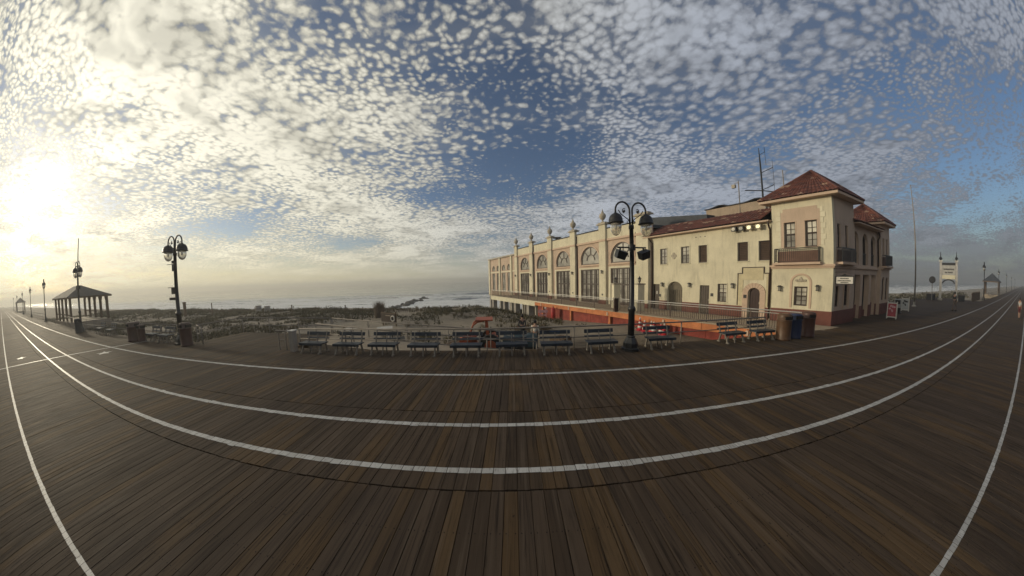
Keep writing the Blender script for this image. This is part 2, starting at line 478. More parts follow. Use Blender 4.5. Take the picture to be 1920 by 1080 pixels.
def fix_normals(o):
    import bmesh
    bm = bmesh.new(); bm.from_mesh(o.data); bmesh.ops.recalc_face_normals(bm, faces=bm.faces); bm.to_mesh(o.data); bm.free()

def tag(o, label, cat, group=None):
    o['label'] = label; o['category'] = cat
    if group: o['group'] = group
    return o
def thing(name, label, cat, loc=(0, 0, 0), rz=0., group=None):
    o = bpy.data.objects.new(name, None); COL.objects.link(o)
    o.location = loc; o.rotation_euler = (0, 0, rz); o.empty_display_size = .2
    return tag(o, label, cat, group)
def dup(root, loc, rz, label, sc=None):
    r = root.copy(); COL.objects.link(r); r.location = loc; r.rotation_euler = (0, 0, rz); r['label'] = label
    if sc: r.scale = (sc, sc, sc)
    for ch in root.children:
        c = ch.copy(); COL.objects.link(c); c.parent = r
        for g in ch.children:
            e = g.copy(); COL.objects.link(e); e.parent = c
    return r
def link(name, me, parent, loc=(0, 0, 0)):
    o = bpy.data.objects.new(name, me); COL.objects.link(o); o.parent = parent; o.location = loc
    return o
def fbm(x, y, s, o=4, seed=0.):
    return mnoise.fractal(Vector((x * s, y * s, seed)), 1.0, 2.0, o)
def sstep(a, b, x):
    t_ = max(0., min(1., (x - a) / (b - a))); return t_ * t_ * (3 - 2 * t_)

# ================================================================== SETTING
# ---- pier frame: u runs along the front wall, v runs out to sea along the wing
PC = Vector((18.5, 10.1)); E1 = Vector((sin(rad(81)), cos(rad(81)))); E2 = Vector((sin(rad(-28)), cos(rad(-28))))
def BL(u, v, z): return (E1.x * u + E2.x * v, E1.y * u + E2.y * v, z)
def BW(u, v, z): p = BL(u, v, z); return (p[0] + PC.x, p[1] + PC.y, z)
_det = E1.x * E2.y - E1.y * E2.x
def UV(x, y):
    a, b = x - PC.x, y - PC.y
    return ((a * E2.y - b * E2.x) / _det, (E1.x * b - E1.y * a) / _det)

# ---- boardwalk
EDGE = 9.55
sub = MB()
sub.box(-110, 110, -14, EDGE - .02, -.35, -.058)
sub.box(-900, -110, -14, EDGE - .02, -.35, -.001).box(110, 900, -14, EDGE - .02, -.35, -.001)
sub.box(-17.55, -10.42, EDGE + .002, 12.5, -.35, -.058)
boardwalk = sub.build('boardwalk', M_PLANK, kind='structure')
ROWS = [(-13.9, -3.6), (-3.6, 2.76), (2.76, 4.85), (4.85, 7.3), (7.3, EDGE)]
def plank_rng(i, r): return random.Random(i * 7919 + r * 104729 + 5)
cand = []
for r, (y0, y1) in enumerate(ROWS):
    for i in range(int(-110 / PITCHP) + 1, int(110 / PITCHP) - 1):
        xc = (i + .5) * PITCHP
        ynear = min(max(0.6, y0), y1)
        # apparent width: pitch over squared distance to the nearest in-frame stretch
        dist = hypot(xc, ynear, H)
        cand.append((dist * (1.15 if r == 0 else 1.0) + (99 if r == 0 else 0), i, r))
cand.sort()
single = set((i, r) for _, i, r in cand[:300])
far = MB()
def plank_dims(i, r):
    g = plank_rng(i, r); y0, y1 = ROWS[r]
    return (i * PITCHP + .0026 + g.uniform(0, .003), (i + 1) * PITCHP - .0026 - g.uniform(0, .003),
            y0 + .004 + g.uniform(0, .012), y1 - .004 - g.uniform(0, .012), g.uniform(-.003, .0005), g.uniform(-.0016, .0016))
for _, i, r in cand:
    x0, x1, y0, y1, z, tl = plank_dims(i, r)
    tgt = MB() if (i, r) in single else far
    b_ = .0025
    if (i, r) in single:
        # eased top edges
        vs = [(x0, y0, -.045), (x1, y0, -.045), (x1, y1, -.045), (x0, y1, -.045),
              (x0, y0, z - b_), (x1, y0, z - b_ + tl), (x1, y1, z - b_ + tl), (x0, y1, z - b_),
              (x0 + b_, y0 + b_, z), (x1 - b_, y0 + b_, z + tl), (x1 - b_, y1 - b_, z + tl), (x0 + b_, y1 - b_, z)]
        fs = [(0, 3, 2, 1), (8, 9, 10, 11)] + [(a, (a + 1) % 4, 4 + (a + 1) % 4, 4 + a) for a in range(4)] + [(4 + a, 4 + (a + 1) % 4, 8 + (a + 1) % 4, 8 + a) for a in range(4)]
        tgt.add(vs, fs)
        tgt.build('plank', M_PLANK, boardwalk)
    else:
        vs = [(x0, y0, -.045), (x1, y0, -.045), (x1, y1, -.045), (x0, y1, -.045), (x0, y0, z), (x1, y0, z + tl), (x1, y1, z + tl), (x0, y1, z)]
        tgt.add(vs, [(4, 5, 6, 7)] + [(a, (a + 1) % 4, 4 + (a + 1) % 4, 4 + a) for a in range(4)])
for i in range(int(-17.5 / PITCHP), int(-10.5 / PITCHP)):
    g = plank_rng(i, 9); x0 = i * PITCHP + .004; x1 = (i + 1) * PITCHP - .004; z = g.uniform(-.004, .0)
    far.box(x0, x1, EDGE + .006, 12.5, -.045, z)
far.build('far_planking', M_PLANK, boardwalk, kind='stuff')

# painted lines: paint laid board by board, so its edges step from board to board
def lane_line(y, x0, x1, wd, seed, z=.004):
    b = MB(); g = random.Random(seed)
    i0, i1 = int(x0 / PITCHP), int(x1 / PITCHP)
    for i in range(i0, i1):
        xa, xb = i * PITCHP + .004, (i + 1) * PITCHP - .004
        ja, jb = g.uniform(-.004, .004), g.uniform(-.004, .004)
        if g.random() < .07: ja -= g.uniform(.006, .018)
        if g.random() < .05: jb += g.uniform(.006, .016)
        b.add([(xa, y - wd / 2 + ja, z), (xb, y - wd / 2 + ja + g.uniform(-.006, .006), z), (xb, y + wd / 2 + jb, z), (xa, y + wd / 2 + jb + g.uniform(-.006, .006), z)], [(0, 1, 2, 3)])
    return b
for k, y in enumerate((6.95, 4.345, 3.133, -.08)):
    lane_line(y, -240, 240, (.115, .108, .105, .12)[k], 40 + k).build('lane_line', M_PAINT, kind='structure')
b = MB()
for k in range(44):
    t0, t1 = k / 44, (k + 1) / 44 - .0006
    for_x = lambda t_: -23.9 + 2.25 * t_
    for_y = lambda t_: -3.0 + 12.0 * t_
    b.add([(for_x(t0) - .08, for_y(t0), .0085), (for_x(t0) + .08, for_y(t0), .0085), (for_x(t1) + .08, for_y(t1), .0085), (for_x(t1) - .08, for_y(t1), .0085)], [(0, 1, 2, 3)])
b.build('crossing_line', M_PAINT, kind='structure')
for (sx, sy, sr) in ((-20.5, 6.02, .48), (-25.9, 1.3, .48)):
    b = MB(); vs = [(sx + (sr if k % 2 == 0 else sr * .42) * cos(pi / 2 + k * pi / 5), sy + (sr if k % 2 == 0 else sr * .42) * sin(pi / 2 + k * pi / 5), .0045) for k in range(10)]
    b.add(vs + [(sx, sy, .0045)], [(k, (k + 1) % 10, 10) for k in range(10)])
    b.build('star_mark', M_PAINT, kind='structure')

# ---- sand: sunken lot, dunes, beach
def hsand(x, y):
    lotm = sstep(-20, -16, x) * (1 - sstep(15, 20, x))
    n = fbm(x, y, .22, 4, 1.7)
    n2 = fbm(x, y, .07, 3, 5.1)
    lot = -1.28 - .02 * (y - 10) + .05 * n
    dune = -1.30 + .30 * n + .26 * n2
    dune += .22 * math.exp(-((y - 29 - 2.5 * n2) / 4.2) ** 2)
    near = lot * lotm + (1 - lotm) * (-1.15 + .2 * n)
    tz = sstep(17, 24, y)
    z = near * (1 - tz) + dune * tz
    u, v = UV(x, y)
    pier = sstep(-9, -5.5, u) * sstep(-2, 3, v) * (1 - sstep(18, 24, u))
    z = z * (1 - pier) + (-1.12 - .078 * max(0, v - 11)) * pier
    fall = sstep(35, 66, y)
    z = z * (1 - fall) + (-5.2) * fall
    return z
def steps(lst):
    out_ = []
    for a, b_, st in lst:
        k = max(1, round((b_ - a) / st))
        out_ += [a + (b_ - a) * i / k for i in range(k)]
    out_.append(lst[-1][1]); return out_
xs = steps([(-900, -250, 40), (-250, -90, 5), (-90, -45, 1.2), (-45, 30, .55), (30, 110, 1.4), (110, 300, 6), (300, 900, 40)])
ys = steps([(EDGE - .4, 40, .5), (40, 80, 1.6)])
def clampz(x, y, z):
    if y < EDGE + .5: z = min(z, -.42)
    return z
vs = [(x, y, clampz(x, y, hsand(x, y))) for y in ys for x in xs]
nx = len(xs)
fs = [(j * nx + i, j * nx + i + 1, (j + 1) * nx + i + 1, (j + 1) * nx + i) for j in range(len(ys) - 1) for i in range(nx - 1)]
b = MB(); b.add(vs, fs); b.build('beach', M_SAND, smooth=True, kind='structure')
b = MB(); b.add([(-1400, -1400, -1.6), (1400, -1400, -1.6), (1400, EDGE - .4, -1.6), (-1400, EDGE - .4, -1.6)], [(0, 1, 2, 3)])
b.build('ground', M_SAND, kind='structure')

# ---- sea
def hsea(x, y):
    z = -4.0
    for k, (yc, amp, wd) in enumerate(((61, .22, 1.5), (67, .35, 1.8), (75, .5, 2.2), (86, .55, 3.0), (101, .5, 4.0), (124, .5, 5.5), (158, .5, 7.), (205, .45, 9.))):
        q_ = yc + 3.5 * fbm(x, k * 31., .012, 3, 2.2) * (1 + yc / 90) + .012 * abs(x) * 0
        a = max(0, .5 + .9 * fbm(x, k * 17., .016, 3, 8.8))
        dy_ = y - q_
        z += amp * a * math.exp(-(dy_ / (wd * (.55 if dy_ < 0 else 1.3))) ** 2)
    z += .06 * fbm(x, y, .25, 3, 4.)
    return z
xs2 = steps([(-1400, -500, 90), (-500, -200, 12), (-200, 150, 2.2), (150, 420, 10), (420, 1400, 90)])
ys2 = steps([(55, 110, .55), (110, 230, 1.6), (230, 420, 12), (420, 1400, 120)])
nx = len(xs2)
vs = [(x, y, hsea(x, y)) for y in ys2 for x in xs2]
fs = [(j * nx + i, j * nx + i + 1, (j + 1) * nx + i + 1, (j + 1) * nx + i) for j in range(len(ys2) - 1) for i in range(nx - 1)]
b = MB(); b.add(vs, fs); b.build('sea', M_SEA, smooth=True, kind='structure')

# ================================================================== PIER BUILDING
pier = thing('pier_building', 'cream and pink stucco pier hall with red tiled roofs and corner tower', 'building', (PC.x, PC.y, 0))
WG = lambda s, z, d: (d, s, z)          # side (wing) walls: s along v, d inwards
FR = lambda s, z, d: (s, d, z)          # front walls: s along u, d inwards
def shifted(fn, off): return lambda s, z, d: fn(s, z, d + off)

def wall(fn, s0, s1, z0, z1, th, holes, m, name='wall', parent=pier):
    """slab with real openings; holes = (s0, s1, z0, z1, arched)"""
    S_ = sorted(set([s0, s1] + [q for h in holes for q in h[:2]]))
    Z_ = sorted(set([z0, z1] + [q for h in holes for q in h[2:4]]))
    def solid(i, j):
        if i < 0 or j < 0 or i >= len(S_) - 1 or j >= len(Z_) - 1: return False
        cs, cz = (S_[i] + S_[i + 1]) / 2, (Z_[j] + Z_[j + 1]) / 2
        return not any(h[0] < cs < h[1] and h[2] < cz < h[3] for h in holes)
    b = MB(BL)
    for i in range(len(S_) - 1):
        for j in range(len(Z_) - 1):
            if not solid(i, j): continue
            a, c, e, g = S_[i], S_[i + 1], Z_[j], Z_[j + 1]
            P8 = [fn(a, e, 0), fn(c, e, 0), fn(c, g, 0), fn(a, g, 0), fn(a, e, th), fn(c, e, th), fn(c, g, th), fn(a, g, th)]
            F = [(0, 1, 2, 3), (4, 7, 6, 5)]
            if not solid(i - 1, j): F.append((0, 3, 7, 4))
            if not solid(i + 1, j): F.append((1, 5, 6, 2))
            if not solid(i, j - 1): F.append((0, 4, 5, 1))
            if not solid(i, j + 1): F.append((3, 2, 6, 7))
            b.add(P8, F)
    for h in holes:
        if len(h) > 4 and h[4]:
            a, c, top = h[0], h[1], h[3]; r = (c - a) / 2; mid = (a + c) / 2
            rz = h[4] if h[4] is not True else r
            K = 12
            pts = [(mid - r * cos(pi * k / K), top - rz + rz * sin(pi * k / K)) for k in range(K + 1)]
            for k in range(K):
                p0, p1 = pts[k], pts[k + 1]
                b.prism([p0, p1, (p1[0], top), (p0[0], top)], fn, 0.0, th)
    o = b.build(name, m, parent); fix_normals(o); return o

def part(name, m, fnboxes, fn=None, parent=pier, smooth=False):
    """boxes (s0,s1,z0,z1,d0,d1) mapped by fn"""
    b = MB(BL)
    for s0, s1, z0, z1, d0, d1 in fnboxes:
        b.prism([(s0, z0), (s1, z0), (s1, z1), (s0, z1)], fn, d0, d1)
    o = b.build(name, m, parent, smooth); fix_normals(o); return o

def window(fn, a, c, z0, z1, dep, nx_, nz_, fw=.07, glass=None, rail=None, upper=None, name='window', sill=True):
    B = [(a, a + fw, z0, z1, dep - .05, dep + .04), (c - fw, c, z0, z1, dep - .05, dep + .04),
         (a + fw, c - fw, z0, z0 + fw, dep - .05, dep + .04), (a + fw, c - fw, z1 - fw, z1, dep - .05, dep + .04)]
    mw = .028
    if rail: B.append((a + fw, c - fw, rail - .035, rail + .035, dep - .045, dep + .03))
    for i in range(1, nx_):
        s = a + fw + (c - a - 2 * fw) * i / nx_
        B.append((s - mw / 2, s + mw / 2, z0 + fw, z1 - fw, dep - .03, dep + .02))
    for j in range(1, nz_):
        z = z0 + fw + (z1 - z0 - 2 * fw) * j / nz_
        B.append((a + fw, c - fw, z - mw / 2, z + mw / 2, dep - .033, dep + .02))
    wdw = part(name, M_WFRAME, B, fn)
    if upper:
        part('pane', glass or M_GLASS, [(a + .02, c - .02, z0 + .02, rail, dep + .012, dep + .05)], fn, wdw)
        part('pane', upper, [(a + .02, c - .02, rail + .001, z1 - .02, dep + .012, dep + .05)], fn, wdw)
    else:
        part('pane', glass or M_GLASS, [(a + .02, c - .02, z0 + .02, z1 - .02, dep + .012, dep + .05)], fn, wdw)
    return wdw
def surround(fn, a, c, z0, z1, wd, pr, m, name='window_surround', sill=True):
    B = [(a - wd, a - .002, z0, z1, -pr, .03), (c + .002, c + wd, z0, z1, -pr, .03), (a - wd, c + wd, z1 + .002, z1 + wd, -pr - .01, .03)]
    if sill: B.append((a - wd - .03, c + wd + .03, z0 - wd * .9, z0 - .002, -pr - .05, .03))
    return part(name, m, B, fn)
def louvre(fn, a, c, z0, z1, dep):
    B = [(a, a + .06, z0, z1, dep - .04, dep + .05), (c - .06, c, z0, z1, dep - .04, dep + .05), (a + .06, c - .06, z0, z0 + .06, dep - .04, dep + .05), (a + .06, c - .06, z1 - .06, z1, dep - .04, dep + .05)]
    lv = part('louvre', M_WFRAME, B, fn)
    b = MB(BL); n = 10
    for k in range(n):
        z = z0 + .06 + (z1 - z0 - .12) * k / n; h_ = (z1 - z0 - .12) / n
        b.prism([(a + .06, 0), (c - .06, 0), (c - .06, 1), (a + .06, 1)], lambda s, t_, d_, z=z, h_=h_: fn(s, z + t_ * h_ * .85 + d_ * h_ * .12, dep - .02 + t_ * .06 + d_ * .012), 0, 1)
    o = b.build('louvre_slats', mat('brown_louvre', (.085, .055, .040), .6), lv); o['kind'] = 'stuff'
    part('backing', M_DARK, [(a + .01, c - .01, z0 + .01, z1 - .01, dep + .07, dep + .1)], fn, lv)
def arch_bars(fn, a, c, zb, ztop, rz, dep, wd=.08, spokes=0, inner=0., m=M_WFRAME, name='fanlight', glass=M_FAN, fill=True):
    """arched frame with radiating bars and its pane"""
    r = (c - a) / 2; mid = (a + c) / 2; zs = ztop - rz; K = 20
    b = MB(BL)
    def arc(rr, rzz, k0, k1, w_):
        for k in range(K):
            t0, t1 = k0 + (k1 - k0) * k / K, k0 + (k1 - k0) * (k + 1) / K
            p = [(mid - rr * cos(t0), zs + rzz * sin(t0)), (mid - rr * cos(t1), zs + rzz * sin(t1)),
                 (mid - (rr - w_) * cos(t1), zs + (rzz - w_) * sin(t1)), (mid - (rr - w_) * cos(t0), zs + (rzz - w_) * sin(t0))]
            b.prism(p, fn, dep - .05, dep + .04)
    arc(r, rz, 0, pi, wd)
    if inner: arc(r * inner, rz * inner, 0, pi, wd * .8)
    for k in range(1, spokes + 1):
        t_ = pi * k / (spokes + 1); i0 = inner if inner else 0
        p0 = Vector((mid - r * i0 * cos(t_), zs + rz * i0 * sin(t_))); p1 = Vector((mid - (r - wd / 2) * cos(t_), zs + (rz - wd / 2) * sin(t_)))
        n_ = Vector((-(p1 - p0).y, (p1 - p0).x)).normalized() * wd * .4
        b.prism([p0 - n_, p0 + n_, p1 + n_, p1 - n_], fn, dep - .046, dep + .036)
    b.prism([(a, zb), (c, zb), (c, zb + wd), (a, zb + wd)], fn, dep - .052, dep + .042)
    if zs > zb + wd + .02:
        b.prism([(a, zb + wd), (a + wd, zb + wd), (a + wd, zs), (a, zs)], fn, dep - .05, dep + .04)
        b.prism([(c - wd, zb + wd), (c, zb + wd), (c, zs), (c - wd, zs)], fn, dep - .05, dep + .04)
    if inner:
        pass
    o = b.build(name, m, pier); fix_normals(o)
    poly = [(a + .01, zb + .01), (c - .01, zb + .01)] + [(mid + (r - .01) * cos(pi * k / 24), zs + (rz - .01) * sin(pi * k / 24)) for k in range(25)]
    g = MB(BL); g.prism(poly, fn, dep + .012, dep + .05); g = g.build('pane', glass, o); fix_normals(g)
    return o

# ---- corner tower: u 0..3.6, v 0..3.2
TW, TD, TZ = 3.6, 3.2, 7.66
th = .3
wall(WG, 0.001, TD, 0, TZ, th, [(1.92, 2.53, 4.7, 6.3), (.79, 1.41, 4.7, 6.3), (1.27, 1.97, 1.08, 2.27)], M_CREAM)
wall(FR, .302, TW, 0, TZ, th, [(.62, 1.12, 4.62, 6.05), (1.9, 2.36, 4.62, 6.05), (.42, 1.0, 1.1, 2.35), (1.75, 2.5, 1.1, 2.4)], M_PINK)
part('wall', M_CREAM, [(.302, TW, .001, TZ, TD - .3, TD)], FR)
part('wall', M_PINK, [(.302, TD - .302, .001, TZ, TW - .3, TW)], WG)
# pink panel with quoins on the lit face
pk = MB(BL)
for (a, c, z0, z1) in ((.62, .788, 4.74, 6.95), (1.412, 1.918, 4.74, 6.95), (2.532, 2.70, 4.74, 6.95), (.79, 1.41, 6.302, 6.95), (1.92, 2.53, 6.302, 6.95), (.75, 2.57, 6.951, 7.16)):
    pk.prism([(a, z0), (c, z0), (c, z1), (a, z1)], WG, -.022, .0)
o = pk.build('panel', M_PINK, pier); fix_normals(o)
for k in range(7):
    z = 4.78 + k * .33
    e = .26 if k % 2 else .16
    part('quoin', M_CREAM2, [(2.705, 2.705 + e, z, z + .30, -.03, 0)], WG)
    part('quoin', M_CREAM2, [(.615 - e, .615, z, z + .30, -.03, 0)], WG)
for a, c in ((1.92, 2.53), (.79, 1.41)):
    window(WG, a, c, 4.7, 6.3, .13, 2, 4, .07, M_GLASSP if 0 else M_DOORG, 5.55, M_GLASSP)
    surround(WG, a, c, 4.7, 6.3, .06, .035, M_PINKT)
for a, c in ((.62, 1.12), (1.9, 2.36)):
    window(FR, a, c, 4.62, 6.05, .13, 2, 4, .06, None, 5.35)
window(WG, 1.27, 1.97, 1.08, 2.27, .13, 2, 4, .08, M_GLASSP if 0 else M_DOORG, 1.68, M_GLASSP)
window(FR, .42, 1.0, 1.1, 2.35, .12, 1, 3, .06); window(FR, 1.75, 2.5, 1.1, 2.4, .12, 2, 3, .06)
# arched niche over the ground-floor window
for fn, a, c, zt in ((WG, 1.05, 2.18, 3.08), (FR, 1.6, 2.66, 3.1)):
    r = (c - a) / 2; mid = (a + c) / 2; K = 14; b = MB(BL)
    for k in range(K):
        t0, t1 = pi * k / K, pi * (k + 1) / K
        b.prism([(mid - r * cos(t0), zt - r + r * sin(t0)), (mid - r * cos(t1), zt - r + r * sin(t1)), (mid - (r - .11) * cos(t1), zt - r + (r - .11) * sin(t1)), (mid - (r - .11) * cos(t0), zt - r + (r - .11) * sin(t0))], fn, -.045, 0)
    for s in (a, c - .11): b.prism([(s, .95), (s + .11, .95), (s + .11, zt - r), (s, zt - r)], fn, -.045, 0)
    o = b.build('niche_moulding', M_PINKT, pier); fix_normals(o)
    b = MB(BL)       # carved ornament: boss with two scrolls
    for cx_, cz_, rr in ((mid, zt - .40, .115), (mid - .23, zt - .43, .07), (mid + .23, zt - .43, .07), (mid - .12, zt - .46, .05), (mid + .12, zt - .46, .05), (mid, zt - .27, .05)):
        b.prism([(cx_ + rr * cos(2 * pi * k / 10), cz_ + rr * sin(2 * pi * k / 10)) for k in range(10)], fn, -.05 - rr * .2, 0)
    o = b.build('carved_ornament', M_STONE, pier); fix_normals(o)
# oxblood plinth, belt course
part('plinth', M_RED, [(-.03, TD + .0, 0, .84, -.03, .0)], WG)
part('plinth', M_RED, [(0.0, TW + .02, 0, .86, -.03, .0)], FR)
part('belt_course', M_PINKT, [(-.13, TD + .1, 3.50, 3.62, -.13, .0), (-.08, TD + .05, 3.40, 3.499, -.08, .0)], WG)
part('belt_course', M_PINKT, [(.0, TW + .05, 3.50, 3.62, -.13, .0), (.0, TW, 3.40, 3.499, -.08, .0)], FR)
def balcony(fn, a, c, z0, z1, pr):
    o = part('balcony', M_PINKT, [(a - .08, c + .08, z0 - .14, z0, -pr - .05, -.002)], fn)
    B = [(a, c, z1 - .05, z1, -pr, -pr + .04), (a, c, z0 + .06, z0 + .09, -pr, -pr + .03)]
    for s in (a, c - .04): B += [(s, s + .04, z0 + .0005, z1 - .051, -pr - .005, -pr + .035), (s, s + .04, z1 - .05, z1, -pr + .041, -.003), (s, s + .04, z0 + .06, z0 + .09, -pr + .036, -.003)]
    part('balcony_rail', M_IRON, B, fn, o)
    n = int((c - a) / .10); B = [(a + (c - a) * k / n - .009, a + (c - a) * k / n + .009, z0 + .091, z1 - .051, -pr + .006, -pr + .024) for k in range(1, n)]
    for s in (a + .011, c - .029):
        for k in range(1, 4): B.append((s, s + .018, z0 + .091, z1 - .051, -pr + k * pr / 4.2, -pr + k * pr / 4.2 + .018))
    q_ = part('baluster_bars', M_IRON, B, fn, o); q_['kind'] = 'stuff'
    part('balcony_backboard', mat('balcony_panel', (.20, .115, .085), .8), [(a + .06, c - .06, z0 + .0015, z0 + .72, -.05, -.024)], fn, o)
balcony(WG, .60, 2.94, 3.76, 4.66, .34)
balcony(FR, .45, 2.75, 3.76, 4.62, .30)

def tiles(mb, e0, e1, r1, r0, ncol, nrow):
    """barrel tiles between eave edge e0-e1 and ridge edge r0-r1"""
    e0, e1, r0, r1 = map(Vector, (e0, e1, r0, r1))
    nrm = (e1 - e0).cross((r0 + r1) / 2 - e0).normalized()
    if nrm.z < 0: nrm = -nrm
    per = 6; W_ = ncol * per + 1; rows = []
    for j in range(nrow):
        for tt, lift in ((j / nrow, .030), ((j + 1) / nrow - 1e-3, .004)):
            row = []
            for i in range(W_):
                s = i / (W_ - 1); a = e0.lerp(e1, s); c = r0.lerp(r1, s)
                ph = (i % per) / per
                row.append(a.lerp(c, tt) + nrm * (lift + .055 * abs(sin(pi * ph))))
            rows.append(row)
    vs = [p for r_ in rows for p in r_]
    fs = [(j * W_ + i, j * W_ + i + 1, (j + 1) * W_ + i + 1, (j + 1) * W_ + i) for j in range(len(rows) - 1) for i in range(W_ - 1)]
    mb.add(vs, fs)
def hip_roof(u0, u1, v0, v1, ze, za, name='roof', ap=None):
    cu, cv = ((u0 + u1) / 2, (v0 + v1) / 2)
    so = MB(BL); so.box(u0 + .02, u1 - .02, v0 + .02, v1 - .02, ze - .16, ze - .01)
    s_ = so.build(name, M_PINKT, pier); fix_normals(s_)
    b = MB(BL); c = [(u0, v0, ze), (u1, v0, ze), (u1, v1, ze), (u0, v1, ze)]; A = (cu, cv, za)
    for k in range(4):
        p, q_ = c[k], c[(k + 1) % 4]
        L_ = hypot(q_[0] - p[0], q_[1] - p[1])
        tiles(b, p, q_, (cu + (q_[0] - cu) * .01, cv + (q_[1] - cv) * .01, za), (cu + (p[0] - cu) * .01, cv + (p[1] - cv) * .01, za), int(L_ / .24), 9)
    o = b.build('roof_tiles', M_TILE, s_); o['kind'] = 'stuff'
    hb = MB(BL)
    for p in c: hb.tube([Vector(p) + Vector((0, 0, .06)), Vector(A) + Vector((0, 0, .06))], .085, 7)
    hb.build('hip_ridge', M_TILE, s_)
    return s_
hip_roof(-.52, TW + .5, -.52, TD + .50, 7.79, 9.75)
# ---- second tower at the far end of the front
wall(FR, 9.8, 12.6, 0, 6.98, .3, [(10.35, 10.85, 4.6, 5.95), (11.45, 11.95, 4.6, 5.95), (10.25, 10.95, 1.1, 2.9, True), (11.35, 12.05, 1.1, 2.9, True)], M_PINK)
part('wall', M_PINK, [(.302, 3.0, 0.001, 6.98, 12.3, 12.6), (.302, 3.0, 0.001, 6.98, 9.8, 10.1)], WG)
part('wall', M_PINK, [(10.102, 12.298, 0.001, 6.98, 2.7, 3.0)], FR)
for a, c in ((10.35, 10.85), (11.45, 11.95)): window(FR, a, c, 4.6, 5.95, .13, 2, 4, .06)
for a, c in ((10.25, 10.95), (11.35, 12.05)): arch_bars(FR, a, c, 1.1, 2.9, .35, .13, .06, 1, 0, glass=M_GLASS, name='arched_window')
part('plinth', M_RED, [(9.79, 12.63, 0, .86, -.03, 0)], FR)
part('belt_course', M_PINKT, [(9.80, 12.7, 3.50, 3.62, -.13, 0)], FR)
balcony(FR, 10.1, 12.2, 3.76, 4.62, .3)
hip_roof(9.38, 13.05, -.45, 3.4, 7.12, 8.85)
# ---- loggia between the towers
LG = shifted(FR, .25)
wall(LG, TW, 9.8, 3.05, 6.5, .3, [(4.0, 5.25, 3.72, 5.95, True), (6.05, 7.3, 3.72, 5.95, True), (8.05, 9.3, 3.72, 5.95, True)], M_PINK)
for a, c in ((3.601, 4.25), (5.75, 6.28), (7.75, 8.3), (9.45, 9.799)):
    part('column', M_PINKT, [(a, c, .0, 3.049, .02, .33)], LG)
    part('plinth', M_RED, [(a - .0, c + .0, .0, .86, -.02, .019)], LG)
part('porch_back_wall', mat('shade_darkened_brown', (.035, .026, .022), .6), [(TW + .001, 9.799, 0, 6.4, 2.2, 2.4)], LG)  # back wall colour darkened to stand in for shade inside the loggia
part('loggia_floor', M_PINKT, [(TW + .001, 9.799, 3.1, 3.3, .301, 2.19)], LG)
for a, c in ((4.25, 5.75), (6.28, 7.75), (8.3, 9.45)):
    pd = part('porch_doors', M_WFRAME, [(a + .002, c - .002, 0, 3.049, .55, .60)], LG)
    for h0, h1 in ((a + .15, (a + c) / 2 - .08), ((a + c) / 2 + .08, c - .15)): part('pane', M_GLASS, [(h0, h1, 1.0, 2.8, .53, .549)], LG, pd)
    part('porch_knee_wall', M_RED, [(a + .002, c - .002, 0, .95 if a < 6 or a > 8 else .5, .22, .36)], LG)
part('belt_course', M_PINKT, [(TW, 9.8, 3.44, 3.6, -.12, 0)], LG)
for a, c in ((4.0, 5.25), (6.05, 7.3), (8.05, 9.3)):
    B = [(a, c, 4.5, 4.55, .1, .14)] + [(a + (c - a) * k / 10 - .01, a + (c - a) * k / 10 + .01, 3.73, 4.499, .11, .13) for k in range(1, 10)]
    part('loggia_railing', M_IRON, B, LG)
    arch_bars(LG, a, c, 3.72, 5.95, (c - a) / 2, .22, .06, 2, 0, glass=M_GLASS, name='arched_window')
b = MB(BL); tiles(b, (3.3, -.35, 6.45), (9.75, -.35, 6.45), (9.75, 2.3, 7.5), (3.3, 2.3, 7.5), 27, 8)
lr = MB(BL); lr.box(3.62, 9.78, -.30, .24, 6.36, 6.43); lr = lr.build('loggia_roof', M_PINKT, pier); fix_normals(lr)
o = b.build('roof_tiles', M_TILE, lr); o['kind'] = 'stuff'
# downpipes
def pipe(name, pts, r=.05, m=M_WFRAME):
    b = MB(BL); b.tube(pts, r, 8); return b.build(name, m, pier, True)
pipe('downpipe', [(9.7, .1, 6.35), (9.6, .0, 6.0), (9.68, .16, 5.7), (9.68, .16, 3.7)])

# ---- wing: v 3.2..12.3, wall set back a little
WV = shifted(WG, .12)
WH = [(10.84, 11.48, 4.02, 5.4), (8.89, 9.59, 4.02, 5.4), (7.51, 8.15, 4.0, 5.37), (4.71, 5.38, 3.99, 5.32), (3.42, 4.05, 3.97, 5.3),
      (11.55, 12.28, 0, 2.26), (9.47, 10.79, 0, 2.5, True), (7.33, 8.06, 0, 2.22), (6.08, 6.71, 1.0, 2.36), (3.92, 4.66, 0, 2.12, True)]
wall(WV, TD, 12.3, 0, 6.60, .3, WH, M_CREAM)
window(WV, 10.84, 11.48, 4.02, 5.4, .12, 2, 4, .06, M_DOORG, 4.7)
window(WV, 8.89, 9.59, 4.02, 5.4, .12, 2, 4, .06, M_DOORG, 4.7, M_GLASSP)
for (a, c, z0, z1) in (WH[2][:4], WH[3][:4], WH[4][:4]): louvre(WV, a, c, z0, z1, .10)
for h in WH[:5]: surround(WV, h[0], h[1], h[2], h[3], .05, .03, M_CREAM2)
window(WV, 6.08, 6.71, 1.0, 2.36, .12, 2, 4, .06, M_DOORG, 1.7, M_GLASSP); surround(WV, 6.08, 6.71, 1.0, 2.36, .05, .03, M_CREAM2)
